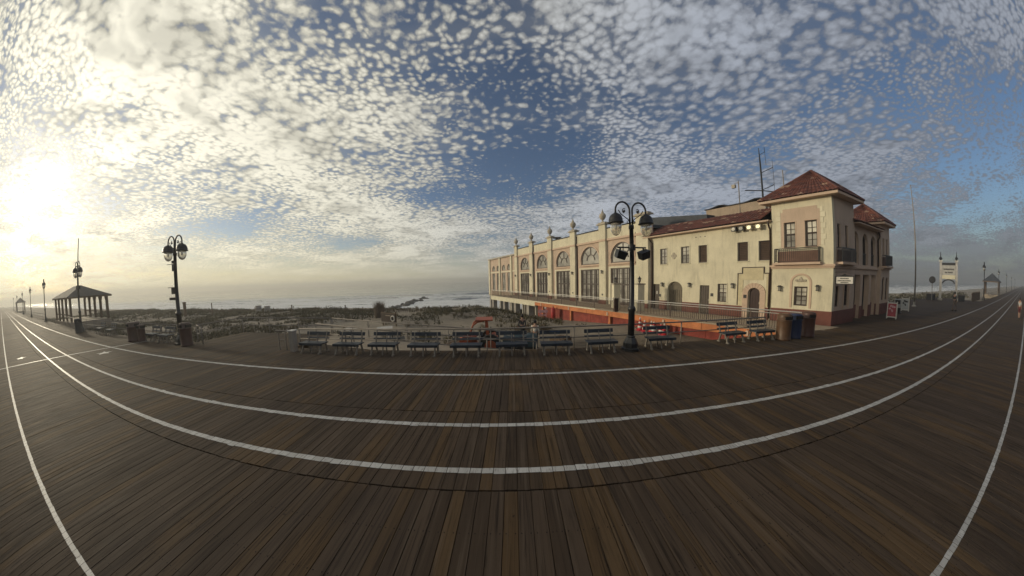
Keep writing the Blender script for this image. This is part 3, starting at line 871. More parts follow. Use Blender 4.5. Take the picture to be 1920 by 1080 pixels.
def door(fn, a, c, z1, dep, m, name='door', arched=False, label=None):
    B = [(a, c, 0, z1 if not arched else z1 - (c - a) / 2, dep, dep + .06)]
    o = part(name, m, B, fn)
    if arched:
        r = (c - a) / 2; mid = (a + c) / 2
        b = MB(BL); b.prism([(mid + (r - .001) * cos(pi * k / 16), z1 - r + .001 + (r - .001) * sin(pi * k / 16)) for k in range(17)], fn, dep, dep + .06)
        q_ = b.build('door_head', m, o); fix_normals(q_)
    part('handle', M_STONE, [(a + .08, a + .13, 1.0, 1.14, dep - .05, dep - .001)], fn, o)
    n = max(2, int((c - a) / .18))
    for k in range(1, n): part('door_batten', M_WFRAME, [(a + (c - a) * k / n - .012, a + (c - a) * k / n + .012, .05, (z1 if not arched else z1 - (c - a) / 2) - .06, dep - .014, dep - .001)], fn, o)
    return o
M_DOOR = mat('brown_grey_door', (.085, .066, .052), .55, .12, 4)
door(WV, 11.55, 12.28, 2.26, .14, M_DOOR)
door(WV, 9.47, 10.79, 2.5, .18, mat('olive_grey_shutter', (.15, .125, .085), .6), 'arched_shutter', True)
door(WV, 7.33, 8.06, 2.22, .14, M_DOOR)
door(WV, 3.92, 4.66, 2.12, .16, mat('dark_maroon_door', (.050, .026, .024), .5), 'arched_door', True)
part('notice', M_WHITE, [(11.85, 11.97, 1.35, 1.62, .13, .138)], WV)
# stone portal with stepped outline round the arched door
b = MB(BL)
K = 9; r0, r1_ = .37, .70; mid = 4.29
for k in range(K):
    t0, t1 = pi * k / K + .012, pi * (k + 1) / K - .012
    b = MB(BL)
    b.prism([(mid - r0 * cos(t0), 1.75 + r0 * sin(t0)), (mid - r0 * cos(t1), 1.75 + r0 * sin(t1)), (mid - r1_ * cos(t1), 1.75 + r1_ * sin(t1)), (mid - r1_ * cos(t0), 1.75 + r1_ * sin(t0))], WV, -.07, 0)
    o = b.build('arch_stone', M_PINKT, pier); fix_normals(o)
for s in (3.59, 4.66 + .003):
    for k in range(4): part('jamb_stone', M_PINKT, [(s, s + .33, k * .4375 + .005, k * .4375 + .43, -.07, 0)], WV)
M_PORTAL = mat('portal_stone', (.60, .52, .34), .85, .08, 3)
for (a, c) in ((4.995, 5.30), (3.45, 3.585)):
    for k in range(6):
        z0 = .86 + k * .365
        part('portal_block', M_PORTAL, [(a + .004, c - .004, z0, z0 + .357, -.035, 0)], WV)
part('portal_block', M_PORTAL, [(3.76, 5.0, 2.66, 3.46, -.034, 0)], WV)
part('portal_border', M_WFRAME, [(5.302, 5.35, .86, 3.09, -.06, 0), (3.40, 3.448, .86, 3.09, -.06, 0), (5.02, 5.35, 3.092, 3.14, -.06, 0), (3.40, 3.74, 3.092, 3.14, -.06, 0),
                                 (5.02, 5.068, 3.142, 3.50, -.06, 0), (3.692, 3.74, 3.142, 3.50, -.06, 0), (3.692, 5.068, 3.502, 3.55, -.06, 0)], WV)
for q0, q1 in ((TD + .16, 3.58), (5.0, 7.32), (8.07, 9.46), (10.8, 11.54)): part('plinth', M_RED, [(q0, q1, 0, .80, -.03, 0)], WV)
# quatrefoil vent
b = MB(BL)
for k in range(4):
    cx_, cz_ = 10.22 + .13 * cos(k * pi / 2), 4.7 + .16 * sin(k * pi / 2)
    b.prism([(cx_ + .12 * cos(2 * pi * j / 12), cz_ + .12 * sin(2 * pi * j / 12)) for j in range(12)], WV, -.03 - k * .003, 0)
o = b.build('quatrefoil_vent', M_STONE, pier); fix_normals(o)
# floodlights under the eave, two of them lit
for k, s in enumerate((5.40, 4.92, 4.42, 3.87)):
    o = part('floodlight', M_IRON if k < 2 else M_STONE, [(s - .15, s + .15, 6.10, 6.40, -.42, -.16), (s - .03, s + .03, 6.22, 6.28, -.159, 0)], WV)
    b = MB(BL); b.prism([(s + .12 * cos(2 * pi * j / 14), 6.25 + .12 * sin(2 * pi * j / 14)) for j in range(14)], WV, -.445, -.421)
    q_ = b.build('lamp_face', M_LIT if k > 1 else M_GLASSP, o); fix_normals(q_)
for s in (8.3, 7.95, 7.6): part('eave_vent', M_WFRAME, [(s, s + .1, 6.02, 6.07, -.015, 0)], WV)
def lantern(fn, s, z):
    o = part('wall_lantern', M_IRON, [(s - .02, s + .02, z + .02, z + .06, -.16, 0), (s - .10, s + .10, z + .10, z + .14, -.26, -.06), (s - .06, s + .06, z + .1395, z + .2, -.22, -.10), (s - .07, s + .07, z - .16, z - .13, -.23, -.07), (s - .012, s + .012, z - .145, z + .12, -.068, -.055), (s - .012, s + .012, z + .03, z + .05, -.1, -.06)], fn)
    part('lantern_glass', M_FAN, [(s - .06, s + .06, z - .13, z + .099, -.22, -.10)], fn, o)
for s in (11.2, 8.8, 5.62): lantern(WV, s, 2.22)
lantern(WG, 2.69, 2.12); lantern(WG, .70, 2.2)
for s, z in ((7.12, 1.5), (4.82, 1.5), (11.5, 1.25)):
    part('wall_plate', M_IRON, [(s - .1, s + .1, z - .12, z + .12, -.085 if s < 5 else -.02, 0 if s > 5 else -.071)], WV)
# tiled skirt roof along the wing
b = MB(BL); tiles(b, (-.38, 3.72, 6.62), (-.38, 12.9, 6.62), (1.7, 12.9, 7.72), (1.7, 3.72, 7.72), 38, 9)
wr = MB(BL); wr.box(-.34, .119, 3.25, 12.85, 6.50, 6.60); wr = wr.build('wing_roof', M_PINKT, pier); fix_normals(wr)
o = b.build('roof_tiles', M_TILE, wr); o['kind'] = 'stuff'
part('flat_roof', M_ROOF2, [(3.25, 12.4, 7.4, 7.66, 1.72, 12.2)], WG)
# roof house and dark hall roof behind it
ph = part('roof_house', mat('tan_roof_house', (.40, .31, .23), .85, .08, 2, dirt=.3), [(5.6, 10.1, 7.661, 8.95, 4.0, 8.0)], WG)
b = MB(BL)
for k in range(12):
    s = 5.4 + k * .4
    z0 = 8.96 + .18 * max(0, sin(k * .9)) ; z1 = 8.96 + .18 * max(0, sin((k + 1) * .9))
    b.add([(3.9, s, z0), (3.9, s + .4, z1), (8.1, s + .4, z1), (8.1, s, z0), (3.9, s, z0 + .07), (3.9, s + .4, z1 + .07), (8.1, s + .4, z1 + .07), (8.1, s, z0 + .07)], [(0, 3, 2, 1), (4, 5, 6, 7), (0, 1, 5, 4), (2, 3, 7, 6), (0, 4, 7, 3), (1, 2, 6, 5)])
o = b.build('roof_cap', M_SLATE, ph); fix_normals(o)
for k, s in enumerate((5.35, 5.1, 4.85, 4.6, 4.3)):
    part('flue', M_GALV if k % 2 else M_STONE, [(s - .05, s + .05, 7.661, 8.5 + .12 * (k % 3), 3.6, 3.72)], WG)
b = MB(BL); b.add([(3.0, 9.4, 7.661), (3.0, 15.2, 7.9), (10, 15.2, 7.9), (10, 9.4, 7.661), (3.0, 9.4, 8.36), (3.0, 15.2, 9.15), (10, 15.2, 9.15), (10, 9.4, 8.36)], [(0, 3, 2, 1), (4, 5, 6, 7), (0, 1, 5, 4), (2, 3, 7, 6), (0, 4, 7, 3), (1, 2, 6, 5)])
o = b.build('hall_roof', M_ROOF2, pier); fix_normals(o)

# ---- arcaded hall: v 12.3..38.2
bays = [(14.1, 17.0), (18.62, 21.58), (23.55, 26.45), (28.45, 31.35), (33.6, 36.5)]
AH = []
for a, c in bays: AH += [(a, c, 4.45, 6.55, 1.6), (a, c, 0.02, 3.88)]
wall(WG, 12.302, 38.2, 0, 8.22, .3, AH, M_PINK)
PIL = [(12.35, 13.62), (17.42, 18.34), (22.28, 23.2), (27.2, 28.1), (32.2, 33.1), (37.3, 38.2)]
M_SILLC = M_PINKT
for k, (a, c) in enumerate(bays):
    arch_bars(WG, a, c, 4.45, 6.55, 1.6, .14, .115, 3, .45)
    part('arch_sill', M_PINKT, [(a - .2, c + .2, 4.27, 4.448, -.14, .28)], WG)
    r = (c - a) / 2; mid = (a + c) / 2; b = MB(BL)
    for j in range(16):
        t0, t1 = pi * j / 16, pi * (j + 1) / 16
        b.prism([(mid - (r + .16) * cos(t0), 4.95 + 1.76 * sin(t0)), (mid - (r + .16) * cos(t1), 4.95 + 1.76 * sin(t1)), (mid - (r + .002) * cos(t1), 4.95 + 1.602 * sin(t1)), (mid - (r + .002) * cos(t0), 4.95 + 1.602 * sin(t0))], WG, -.05, 0)
    o = b.build('arch_moulding', M_PINKT, pier); fix_normals(o)
    # french doors with glazed transom
    dw = c - a
    B = [(a, a + .1, .02, 3.88, .1, .2), (c - .1, c, .02, 3.88, .1, .2), (a + .1, c - .1, 3.78, 3.88, .1, .2), (a + .1, c - .1, 2.1, 2.24, .09, .2), (a + .1, c - .1, .02, .3, .11, .2)]
    for j in range(1, 4):
        s = a + dw * j / 4; B.append((s - .05, s + .05, .301, 2.099, .1, .2)); B.append((s - .04, s + .04, 2.241, 3.779, .1, .2))
    for j in range(8):
        s = a + .1 + (dw - .2) * (j + .5) / 8; B.append((s - .022, s + .022, .301, 2.099, .12, .18)); B.append((s - .022, s + .022, 2.241, 3.779, .12, .18))
    for z in (2.78, 3.3): B.append((a + .1, c - .1, z - .022, z + .022, .123, .18))
    for z in (.9, 1.5): B.append((a + .1, c - .1, z - .014, z + .014, .123, .18))
    dd = part('french_doors', M_WFRAME, B, WG)
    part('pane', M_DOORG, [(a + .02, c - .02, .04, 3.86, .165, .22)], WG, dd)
    part('door_surround', M_CREAM2, [(a - .28, a - .002, 0, 3.9, -.05, .02), (c + .002, c + .28, 0, 3.9, -.05, .02), (a - .28, c + .28, 3.902, 4.08, -.06, .02)], WG)
for k, (a, c) in enumerate(PIL):
    top = 8.72
    o = part('pilaster', M_CREAM, [(a, c, 0, top, -.28, -.001)], WG)
    part('pilaster_base', M_RED, [(a - .05, c + .05, 0, .42, -.33, -.281)], WG, o)
    part('pilaster_cap', M_STONE, [(a - .16, c + .16, top + .001, top + .14, -.42, .28), (a - .05, c + .05, top + .141, top + .26, -.3, .14)], WG, o)
    part('pilaster_band', M_PINKT, [(a - .06, c + .06, 6.88, 7.10, -.34, -.281)], WG, o)
    if k:
        b = MB(BL); mid = (a + c) / 2
        prof = [(.20, 0), (.20, .06), (.10, .10), (.07, .22), (.11, .28), (.24, .42), (.32, .62), (.33, .78), (.25, .96), (.13, 1.06), (.10, 1.10), (.14, 1.15), (.09, 1.22), (.05, 1.34), (.02, 1.52)]
        b.lathe(prof, (-.12, mid, top + .261), 14)
        b.build('urn', M_STONE, pier, True)
        lantern(shifted(WG, -.28), mid - .05, 3.52)
        part('louvre_disc', M_IRON, [(mid - .09, mid + .09, .95, 1.13, -.30, -.281)], WG, o)
for k in range(len(PIL) - 1):
    a, c = PIL[k][1], PIL[k + 1][0]
    part('parapet', M_CREAM, [(a + .001, c - .001, 7.12, 8.22, -.06, -.001)], WG)
    part('cornice', M_PINKT, [(a + .001, c - .001, 6.90, 7.119, -.16, -.001)], WG)
    part('coping', M_SLATE, [(a + .001, c - .001, 8.221, 8.33, -.12, .42)], WG)
for s in (13.72, 22.15, 32.08):
    pipe('downpipe', [(-.10, s, 8.1), (-.10, s, 7.3), (-.22, s, 7.15), (-.22, s, 6.85), (-.08, s, 6.7), (-.08, s, .1)], .055)
pipe('downpipe', [(-.2, 12.42, 6.5), (-.1, 12.25, 6.2), (.04, 12.2, 6.0), (.04, 12.2, .1)], .055)
pipe('downpipe', [(-.25, 3.32, 6.5), (-.1, 3.34, 6.2), (.04, 3.34, 6.0), (.04, 3.34, .1)], .055)
b = MB(BL); b.lathe([(.02, 0), (.5, .08), (.62, .2)], (.9, 27.6, 8.62), 14); o = b.build('roof_vent', M_GALV, pier, True)
part('vent_stand', M_GALV, [(27.5, 27.7, 8.2, 8.64, .8, 1.0)], WG)
part('flat_roof', M_ROOF2, [(12.41, 38.0, 7.5, 7.8, .31, 12.2)], WG)
part('wall', M_CREAM, [(3.2, 38.2, -.02, 7.6, 12.21, 12.5)], WG)

# ---- lower end section over the beach: v 38.2..51
EN = shifted(WG, .22)
ew = [(38.5, 39.25), (40.98, 42.22), (43.1, 44.62), (46.0, 47.3), (48.2, 49.68)]
EH = []
for a, c in ew: EH += [(a, c, .5, 4.25), (a, c, 4.75, 5.9, True)]
wall(EN, 38.201, 51.2, -.35, 7.35, .3, EH, M_PINK)
for a, c in ew:
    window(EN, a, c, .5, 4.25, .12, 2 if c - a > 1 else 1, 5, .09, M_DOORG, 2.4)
    arch_bars(EN, a, c, 4.75, 5.9, (c - a) / 2, .12, .07, 1, 0)
part('string_course', M_CREAM2, [(38.202, 51.3, 4.36, 4.58, -.06, 0)], EN)
for a, c in ((50.7, 51.4), (45.2, 45.8), (40.05, 40.65)):
    o = part('pilaster', M_CREAM, [(a, c, -.35, 7.5, -.22, -.001)], EN)
part('coping', M_STONE, [(38.201, 51.6, 7.351, 7.6, -.34, .5)], EN)
part('wall', M_CREAM, [(.53, 12.4, -.35, 7.35, 51.201, 51.5)], FR)
part('flat_roof', M_ROOF2, [(38.201, 51.2, 7.0, 7.2, .53, 12.2)], WG)
part('floor_slab', M_TAN, [(38.6, 51.5, -.62, -.351, .0, 12.4)], WG)
for v in (41, 45.5, 50.9):
    for u in (.35, 5.5, 11.5):
        b = MB(BL); b.box(u - .3, u + .3, v - .35, v + .35, -4.6, -.621); o = b.build('support_pier', M_CONC, pier); fix_normals(o)
# ---- masts on the roof
mast = MB(BL); mast.tube([(4.2, 5.75, 8.0), (4.2, 5.75, 12.1), (4.2, 5.75, 13.3)], [.07, .055, .02], 8)
mo = mast.build('antenna_mast', M_IRON, pier)
for pts, r in (([(4.2, 7.0, 10.05), (4.2, 5.75, 9.75), (4.2, 4.9, 9.45)], .045), ([(4.2, 5.75, 9.8), (4.6, 5.1, 10.15)], .03), ([(4.2, 5.75, 11.2), (4.6, 5.1, 11.55)], .03), ([(4.2, 5.75, 12.7), (4.4, 5.45, 12.9), (4.4, 5.45, 13.3)], .02), ([(4.6, 5.1, 9.5), (4.6, 5.1, 12.2)], .014), ([(4.4, 5.45, 11.8), (4.4, 5.45, 12.9)], .014)):
    b = MB(BL); b.tube(pts, r, 6); b.build('antenna_arm', M_IRON, mo)
b = MB(BL); b.tube([(4.0, 7.35, 8.0), (4.0, 7.35, 10.95)], .04, 6); b.tube([(4.0, 7.35, 10.8), (4.0, 7.65, 10.8)], .03, 6); mo2 = b.build('camera_mast', M_GALV, pier)
b = MB(BL); b.box(3.9, 4.1, 7.6, 7.85, 10.4, 10.7); o = b.build('camera_housing', M_STONE, mo2)
b = MB(BL); b.tube([(4.0, 4.2, 7.66), (4.0, 4.2, 10.95)], [.05, .03], 6); b.build('antenna_mast', M_GALV, pier)
b = MB(BL); b.lathe([(.10, 0), (.14, .1), (.06, .2)], (4.5, 8.9, 9.1), 8); b.build('roof_fan', M_IRON, pier)
# hanging sign on the shaded front
b = MB(BL); b.tube([(.30, .0, 3.16), (.30, -.55, 3.16)], .02, 6); sg = b.build('hanging_sign', M_IRON, pier)
SGN = lambda s, z, d: (.30 + d, -s, z)
b = MB(BL); b.prism([(.03, 2.45), (.92, 2.45), (.92, 2.92), (.62, 2.98), (.475, 3.06), (.33, 2.98), (.03, 2.92)], SGN, -.035, .035); o = b.build('sign_board', M_IRON, sg); fix_normals(o)
for sd in (-1, 1):
    b = MB(BL); b.prism([(.06, 2.49), (.89, 2.49), (.89, 2.88), (.06, 2.88)], SGN, sd * .035, sd * .042); o = b.build('sign_face', M_WHITE, sg); fix_normals(o)
    b = MB(BL); g = random.Random(3)
    for (x0, x1, z0, z1) in ((.26, .69, 2.755, 2.815), (.14, .81, 2.625, 2.685)):
        x = x0
        while x < x1 - .04:
            wd = g.uniform(.035, .06); b.prism([(x, z0), (x + wd, z0), (x + wd, z1 + g.uniform(-.008, .012)), (x, z1)], SGN, sd * .042, sd * .0445); x += wd + .014
    b.prism([(.28, 2.53), (.67, 2.53), (.67, 2.57), (.28, 2.57)], SGN, sd * .042, sd * .0445)
    o = b.build('sign_lettering', M_DARK, sg); fix_normals(o); o['kind'] = 'stuff'
# small green sign on the far corner
part('corner_sign', mat('green_sign', (.05, .07, .055), .5), [(12.75, 13.6, 2.45, 2.95, .4, .45)], FR)
part('corner_sign_bracket', M_IRON, [(12.63, 12.75, 2.9, 2.94, .41, .44)], FR)

# ================================================================== PIER DECK
deck = thing('pier_deck', 'raised timber deck with orange and cream fascia beside the pier hall', 'deck', (PC.x, PC.y, 0))
def dpart(name, m, boxes, fn=WG, parent=deck): return part(name, m, boxes, fn, parent)
dpart('deck_slab', M_TAN, [(-.45, 39.0, -.24, -.003, -4.3, -.04)])
DECKF = shifted(WG, -4.3)
L0 = -.45
k = 0
while L0 < 24.4:
    L1 = min(L0 + 2.6, 24.4)
    dpart('fascia_board', M_ORANGE, [(L0 + .012, L1 - .012, -.52, -.07, -.06, -.001)], DECKF)
    dpart('boarding_panel', M_BRICK, [(L0 + .01, L1 - .01, -2.7, -.241, .35, .40)], DECKF)
    if k % 2: dpart('fascia_cleat', M_PINKT, [(L0 - .07, L0 + .07, -.46, -.16, -.13, -.061)], DECKF)
    if k % 2: dpart('deck_post', M_ORANGE, [(L0 - .08, L0 + .08, -2.4, -.241, .1, .26)], DECKF)
    L0 = L1; k += 1
L0 = 24.4
while L0 < 39:
    L1 = min(L0 + 4.9, 39.0)
    dpart('fascia_board', M_CREAM2, [(L0 + .01, L1 - .01, -.66, -.10, -.06, -.001)], DECKF)
    L0 = L1
dpart('edge_nosing', M_CREAM2, [(14.0, 39.0, -.098, .02, -.10, -.001)], DECKF)
dpart('edge_nosing', M_TAN, [(-.45, 13.99, -.068, .02, -.10, -.001)], DECKF)
for v in (26.5, 30.2, 34.0, 38.6):
    dpart('support_column', M_CONC, [(v - .32, v + .32, -3.2, -.241, .1, .75)], DECKF)
    b = MB(BL); b.lathe([(.2, 0), (.2, .15), (.14, .2), (.14, 1.7), (.2, 1.9), (.24, 2.2)], (-2.2, v + 1.4, -2.6), 10); b.build('white_column', M_WHITE, deck)
dpart('back_screen', mat('brown_understorey', (.16, .13, .11), .9), [(24.4, 33.5, -3, -.241, 3.6, 3.8)], DECKF)  # even brown screen behind the deck columns
# deck railing: white pipe rails over dark pickets
rl = thing('deck_railing', 'long white pipe handrail with thin pickets along the raised pier deck', 'railing', (PC.x, PC.y, 0))
for z, r in ((1.07, .034), (.93, .024)):
    b = MB(BL); b.tube([(-4.2, -.35, z), (-4.2, 38.9, z)], r, 8); b.build('top_rail', M_WHITE, rl, True)
b = MB(BL); b.tube([(-4.2, -.35, .12), (-4.2, 38.9, .12)], .02, 6); b.build('bottom_rail', M_TAUPE, rl)
b = MB(BL)
for k in range(int(39 / .125)): b.box(-4.211, -4.189, -.3 + k * .125, -.282 + k * .125, .121, .92)
o = b.build('pickets', mat('brown_picket', (.115, .080, .062), .6), rl); o['kind'] = 'stuff'
for k in range(17):
    b = MB(BL); b.tube([(-4.2, -.3 + k * 2.44, 0), (-4.2, -.3 + k * 2.44, 1.06)], .03, 8); b.build('post', M_TAUPE if k else M_WHITE, rl)
tp = thing('deck_gate_post', 'dark square post standing in the white deck railing', 'post', BW(-4.42, 11.6, 0))
b = MB(); b.box(-.16, .16, -.16, .16, 0, 1.12); b.build('shaft', M_WFRAME, tp)
b = MB(); b.box(-.2, .2, -.2, .2, 1.121, 1.2); b.build('cap', M_STONE, tp)
for nm, v in (('nearer the tiled wing', 11.35), ('nearer the sea', 13.9)):
    t_ = thing('entrance_pillar', 'cream square entrance pillar with iron lantern, the one ' + nm, 'pillar', BW(-2.3, v, 0), 0, 'pillars by the hall entrance')
    b = MB(); b.box(-.3, .3, -.3, .3, 0, 2.25); b.build('shaft', M_CREAM2, t_)
    b = MB(); b.box(-.36, .36, -.36, .36, 2.251, 2.36); b.build('cap', M_STONE, t_)
    b = MB(); b.lathe([(.05, 0), (.05, .12), (.13, .16), (.11, .2)], (0, 0, 2.361), 8); b.lathe([(.2, 0), (.05, .14), (.02, .24)], (0, 0, 2.76), 8); b.build('lantern', M_IRON, t_)
    b = MB(); b.lathe([(.10, 0), (.15, .22)], (0, 0, 2.54), 8); b.build('lantern_glass', M_FAN, t_)
# promenade paving under and beyond the front of the building
b = MB(); b.add([(14.6, EDGE + .002, -.012), (66, EDGE + .002, -.012), (66, 17.5, -.012), (30, 17.5, -.012), (17.0, 17.5, -.012), (13.55, 11.1, -.012)], [(0, 1, 2, 3, 4, 5)])
b.add([(14.6, EDGE + .002, -1.5), (66, EDGE + .002, -1.5), (66, 17.5, -1.5), (17.0, 17.5, -1.5)], [(0, 1, 2, 3)])
b.build('promenade', M_PLANK, kind='structure')

# ================================================================== STREET FURNITURE
# ---- benches
def make_bench(label):
    t_ = thing('bench', label, 'bench', (0, 0, 0), 0, 'navy benches along the beach rail')
    for y in (-.02, .115, .25):
        b = MB(); b.box(-.60, .60, y, y + .115, .415, .45); b.build('seat_slat', M_NAVY, t_)
    b = MB(); b.box(-.60, .60, -.045, -.021, .35, .448); b.build('seat_front_board', M_NAVY, t_)
    for z0, z1, yy in ((.70, .84, .47), (.555, .605, .43)):
        b = MB(); b.add([(-.60, yy - .02, z0), (.60, yy - .02, z0), (.60, yy + .01, z0), (-.60, yy + .01, z0), (-.60, yy + .015, z1), (.60, yy + .015, z1), (.60, yy + .045, z1), (-.60, yy + .045, z1)],
                    [(0, 3, 2, 1), (4, 5, 6, 7), (0, 1, 5, 4), (1, 2, 6, 5), (2, 3, 7, 6), (3, 0, 4, 7)])
        b.build('back_slat', M_NAVY, t_)
    for x in (-.47, 0., .47):
        if x:
            b = MB(); b.bar((x, -.04, .05), (x, .10, .40), .05, .06).bar((x, .33, .40), (x, .42, .05), .05, .06)
            b.box(x - .03, x + .03, -.02, .40, .36, .413); b.box(x - .03, x + .03, -.12, .02, 0, .055); b.box(x - .03, x + .03, .36, .50, 0, .055)
            b.bar((x, .37, .40), (x, .505, .83), .045, .05)
            b.build('side_frame', M_BENCHW, t_)
        else:
            b = MB(); b.bar((x, .0, .0), (x, .10, .40), .035, .04).bar((x, .30, .40), (x, .38, 0), .035, .04).box(-.018, .018, .0, .38, .375, .414).bar((x, .37, .40), (x, .505, .82), .03, .04)
            b.build('centre_frame', M_GALV, t_)
    return t_
bl = ['navy bench nearest the square concrete end post, leftmost of the long row', 'second navy bench from the square concrete end post', 'third navy bench from the end post, in front of the blue cart',
      'fourth navy bench from the end post, left of the orange tractor', 'fifth navy bench from the end post, in front of the orange tractor', 'sixth navy bench from the end post, just right of the orange tractor',
      'navy bench with a bright blue plaque on its backrest', 'navy bench directly left of the tall black lamp post', 'navy bench directly right of the tall black lamp post',
      'navy bench second from the trash bins, before the orange boarding', 'navy bench right beside the brown trash bin']
bx = [-8.55, -6.80, -5.22, -3.52, -1.83, -.10, 1.58, 3.37, 5.90, 9.58, 11.30]
bench0 = make_bench(bl[0]); bench0.location = (bx[0], 8.78, 0); bench0.rotation_euler.z = rad(-2)
for k in range(1, 11):
    o = dup(bench0, (bx[k], 8.76 + random.uniform(-.05, .05), 0), rad(random.uniform(-2.5, 2.5)), bl[k])
    if k == 6:
        b = MB(); b.box(-.22, .22, .472, .478, .73, .80); b.build('plaque', M_BLUE, o)
for x, l in ((-21.35, 'navy bench beside the twin brown bins left of the far lamp'), (-19.75, 'navy bench just left of the lamp post with the brown bin'), (-28.6, 'dark bench left of the twin brown bins by the railing'), (-31.2, 'dark bench nearest the pavilion, by the railing')):
    dup(bench0, (x, 8.95, 0), 0, l)

# ---- railings
def railing(name, label, pts, post_every, top=.95, mid=(.5,), group='pipe railings round the beach side', zs=None, m=M_GALV):
    t_ = thing(name, label, 'railing', (pts[0][0], pts[0][1], 0), 0, group)
    o0 = Vector((pts[0][0], pts[0][1], 0))
    P_ = [Vector((p[0], p[1], p[2] if len(p) > 2 else 0)) - o0 for p in pts]
    for z in (top,) + tuple(mid):
        b = MB(); b.tube([p + Vector((0, 0, z)) for p in P_], .03 if z == top else .022, 8); b.build('top_rail' if z == top else 'mid_rail', m, t_, True)
    for a, c in zip(P_[:-1], P_[1:]):
        n = max(1, round((c - a).length / post_every))
        for k in range(n + (1 if c is P_[-1] else 0)):
            p = a.lerp(c, k / n); b = MB(); b.tube([p + Vector((0, 0, -.3 if (p + o0).y > EDGE else 0)), p + Vector((0, 0, top - .01))], .027, 8); b.build('post', m, t_, True)
    return t_
railing('beach_railing', 'pipe railing running behind the row of navy benches', [(-9.62, 9.32), (12.0, 9.38)], 2.4, .94, (.50,))
railing('platform_railing', 'pipe railing round the viewing platform left of the benches', [(-16.4, 9.30), (-17.35, 9.6), (-17.45, 12.4), (-10.5, 12.42)], 2.3, .95, (.5,))
railing('ramp_railing', 'pipe railing sloping down the seaward side of the beach ramp', [(-10.4, 12.42, 0), (-3.5, 12.42, -.52), (1.0, 12.42, -.92)], 2.3, .95, (.5,))
railing('ramp_railing', 'pipe railing sloping down the near side of the beach ramp', [(-9.9, 10.62, 0), (-3.5, 10.62, -.52), (1.0, 10.62, -.92)], 2.3, .95, (.5,))
railing('edge_railing', 'long pipe railing along the boardwalk edge towards the pavilion', [(-47, 9.45), (-18.2, 9.42)], 2.6, .95, (.5,))
railing('edge_railing', 'pipe railing along the far boardwalk edge beyond the pavilion', [(-120, 9.45), (-66, 9.45)], 3.0, .95, (.5,))
b = MB(); b.add([(-10.42, 10.55, -.004), (-10.42, 12.48, -.004), (1.2, 12.48, -.95), (1.2, 10.55, -.95), (-10.42, 10.55, -.3), (-10.42, 12.48, -.3), (1.2, 12.48, -1.5), (1.2, 10.55, -1.5)], [(0, 3, 2, 1), (0, 4, 7, 3), (1, 2, 6, 5), (2, 3, 7, 6)])
b.build('beach_ramp', M_TAN, kind='structure')
t_ = thing('end_post', 'square concrete post with pale cap at the left end of the bench row', 'post', (-9.66, 8.98, 0))
b = MB(); b.box(-.11, .11, -.11, .11, 0, .90); b.build('shaft', M_CONC, t_)
b = MB(); b.box(-.14, .14, -.14, .14, .901, .95); b.build('cap', M_WHITE, t_)
t_ = thing('low_barrier', 'short pipe barrier left of the square concrete end post', 'barrier', (-10.55, 9.1, 0))
for x in (-.05, .35):
    b = MB(); b.tube([(x, 0, 0), (x, 0, .86)], .025, 8); b.build('post', M_GALV, t_)
b = MB(); b.tube([(-.2, 0, .86), (.6, 0, .9)], .03, 8); b.build('top_rail', M_GALV, t_)
b = MB(); b.tube([(-.05, 0, .45), (.35, 0, .45)], .02, 8); b.build('mid_rail', M_GALV, t_)

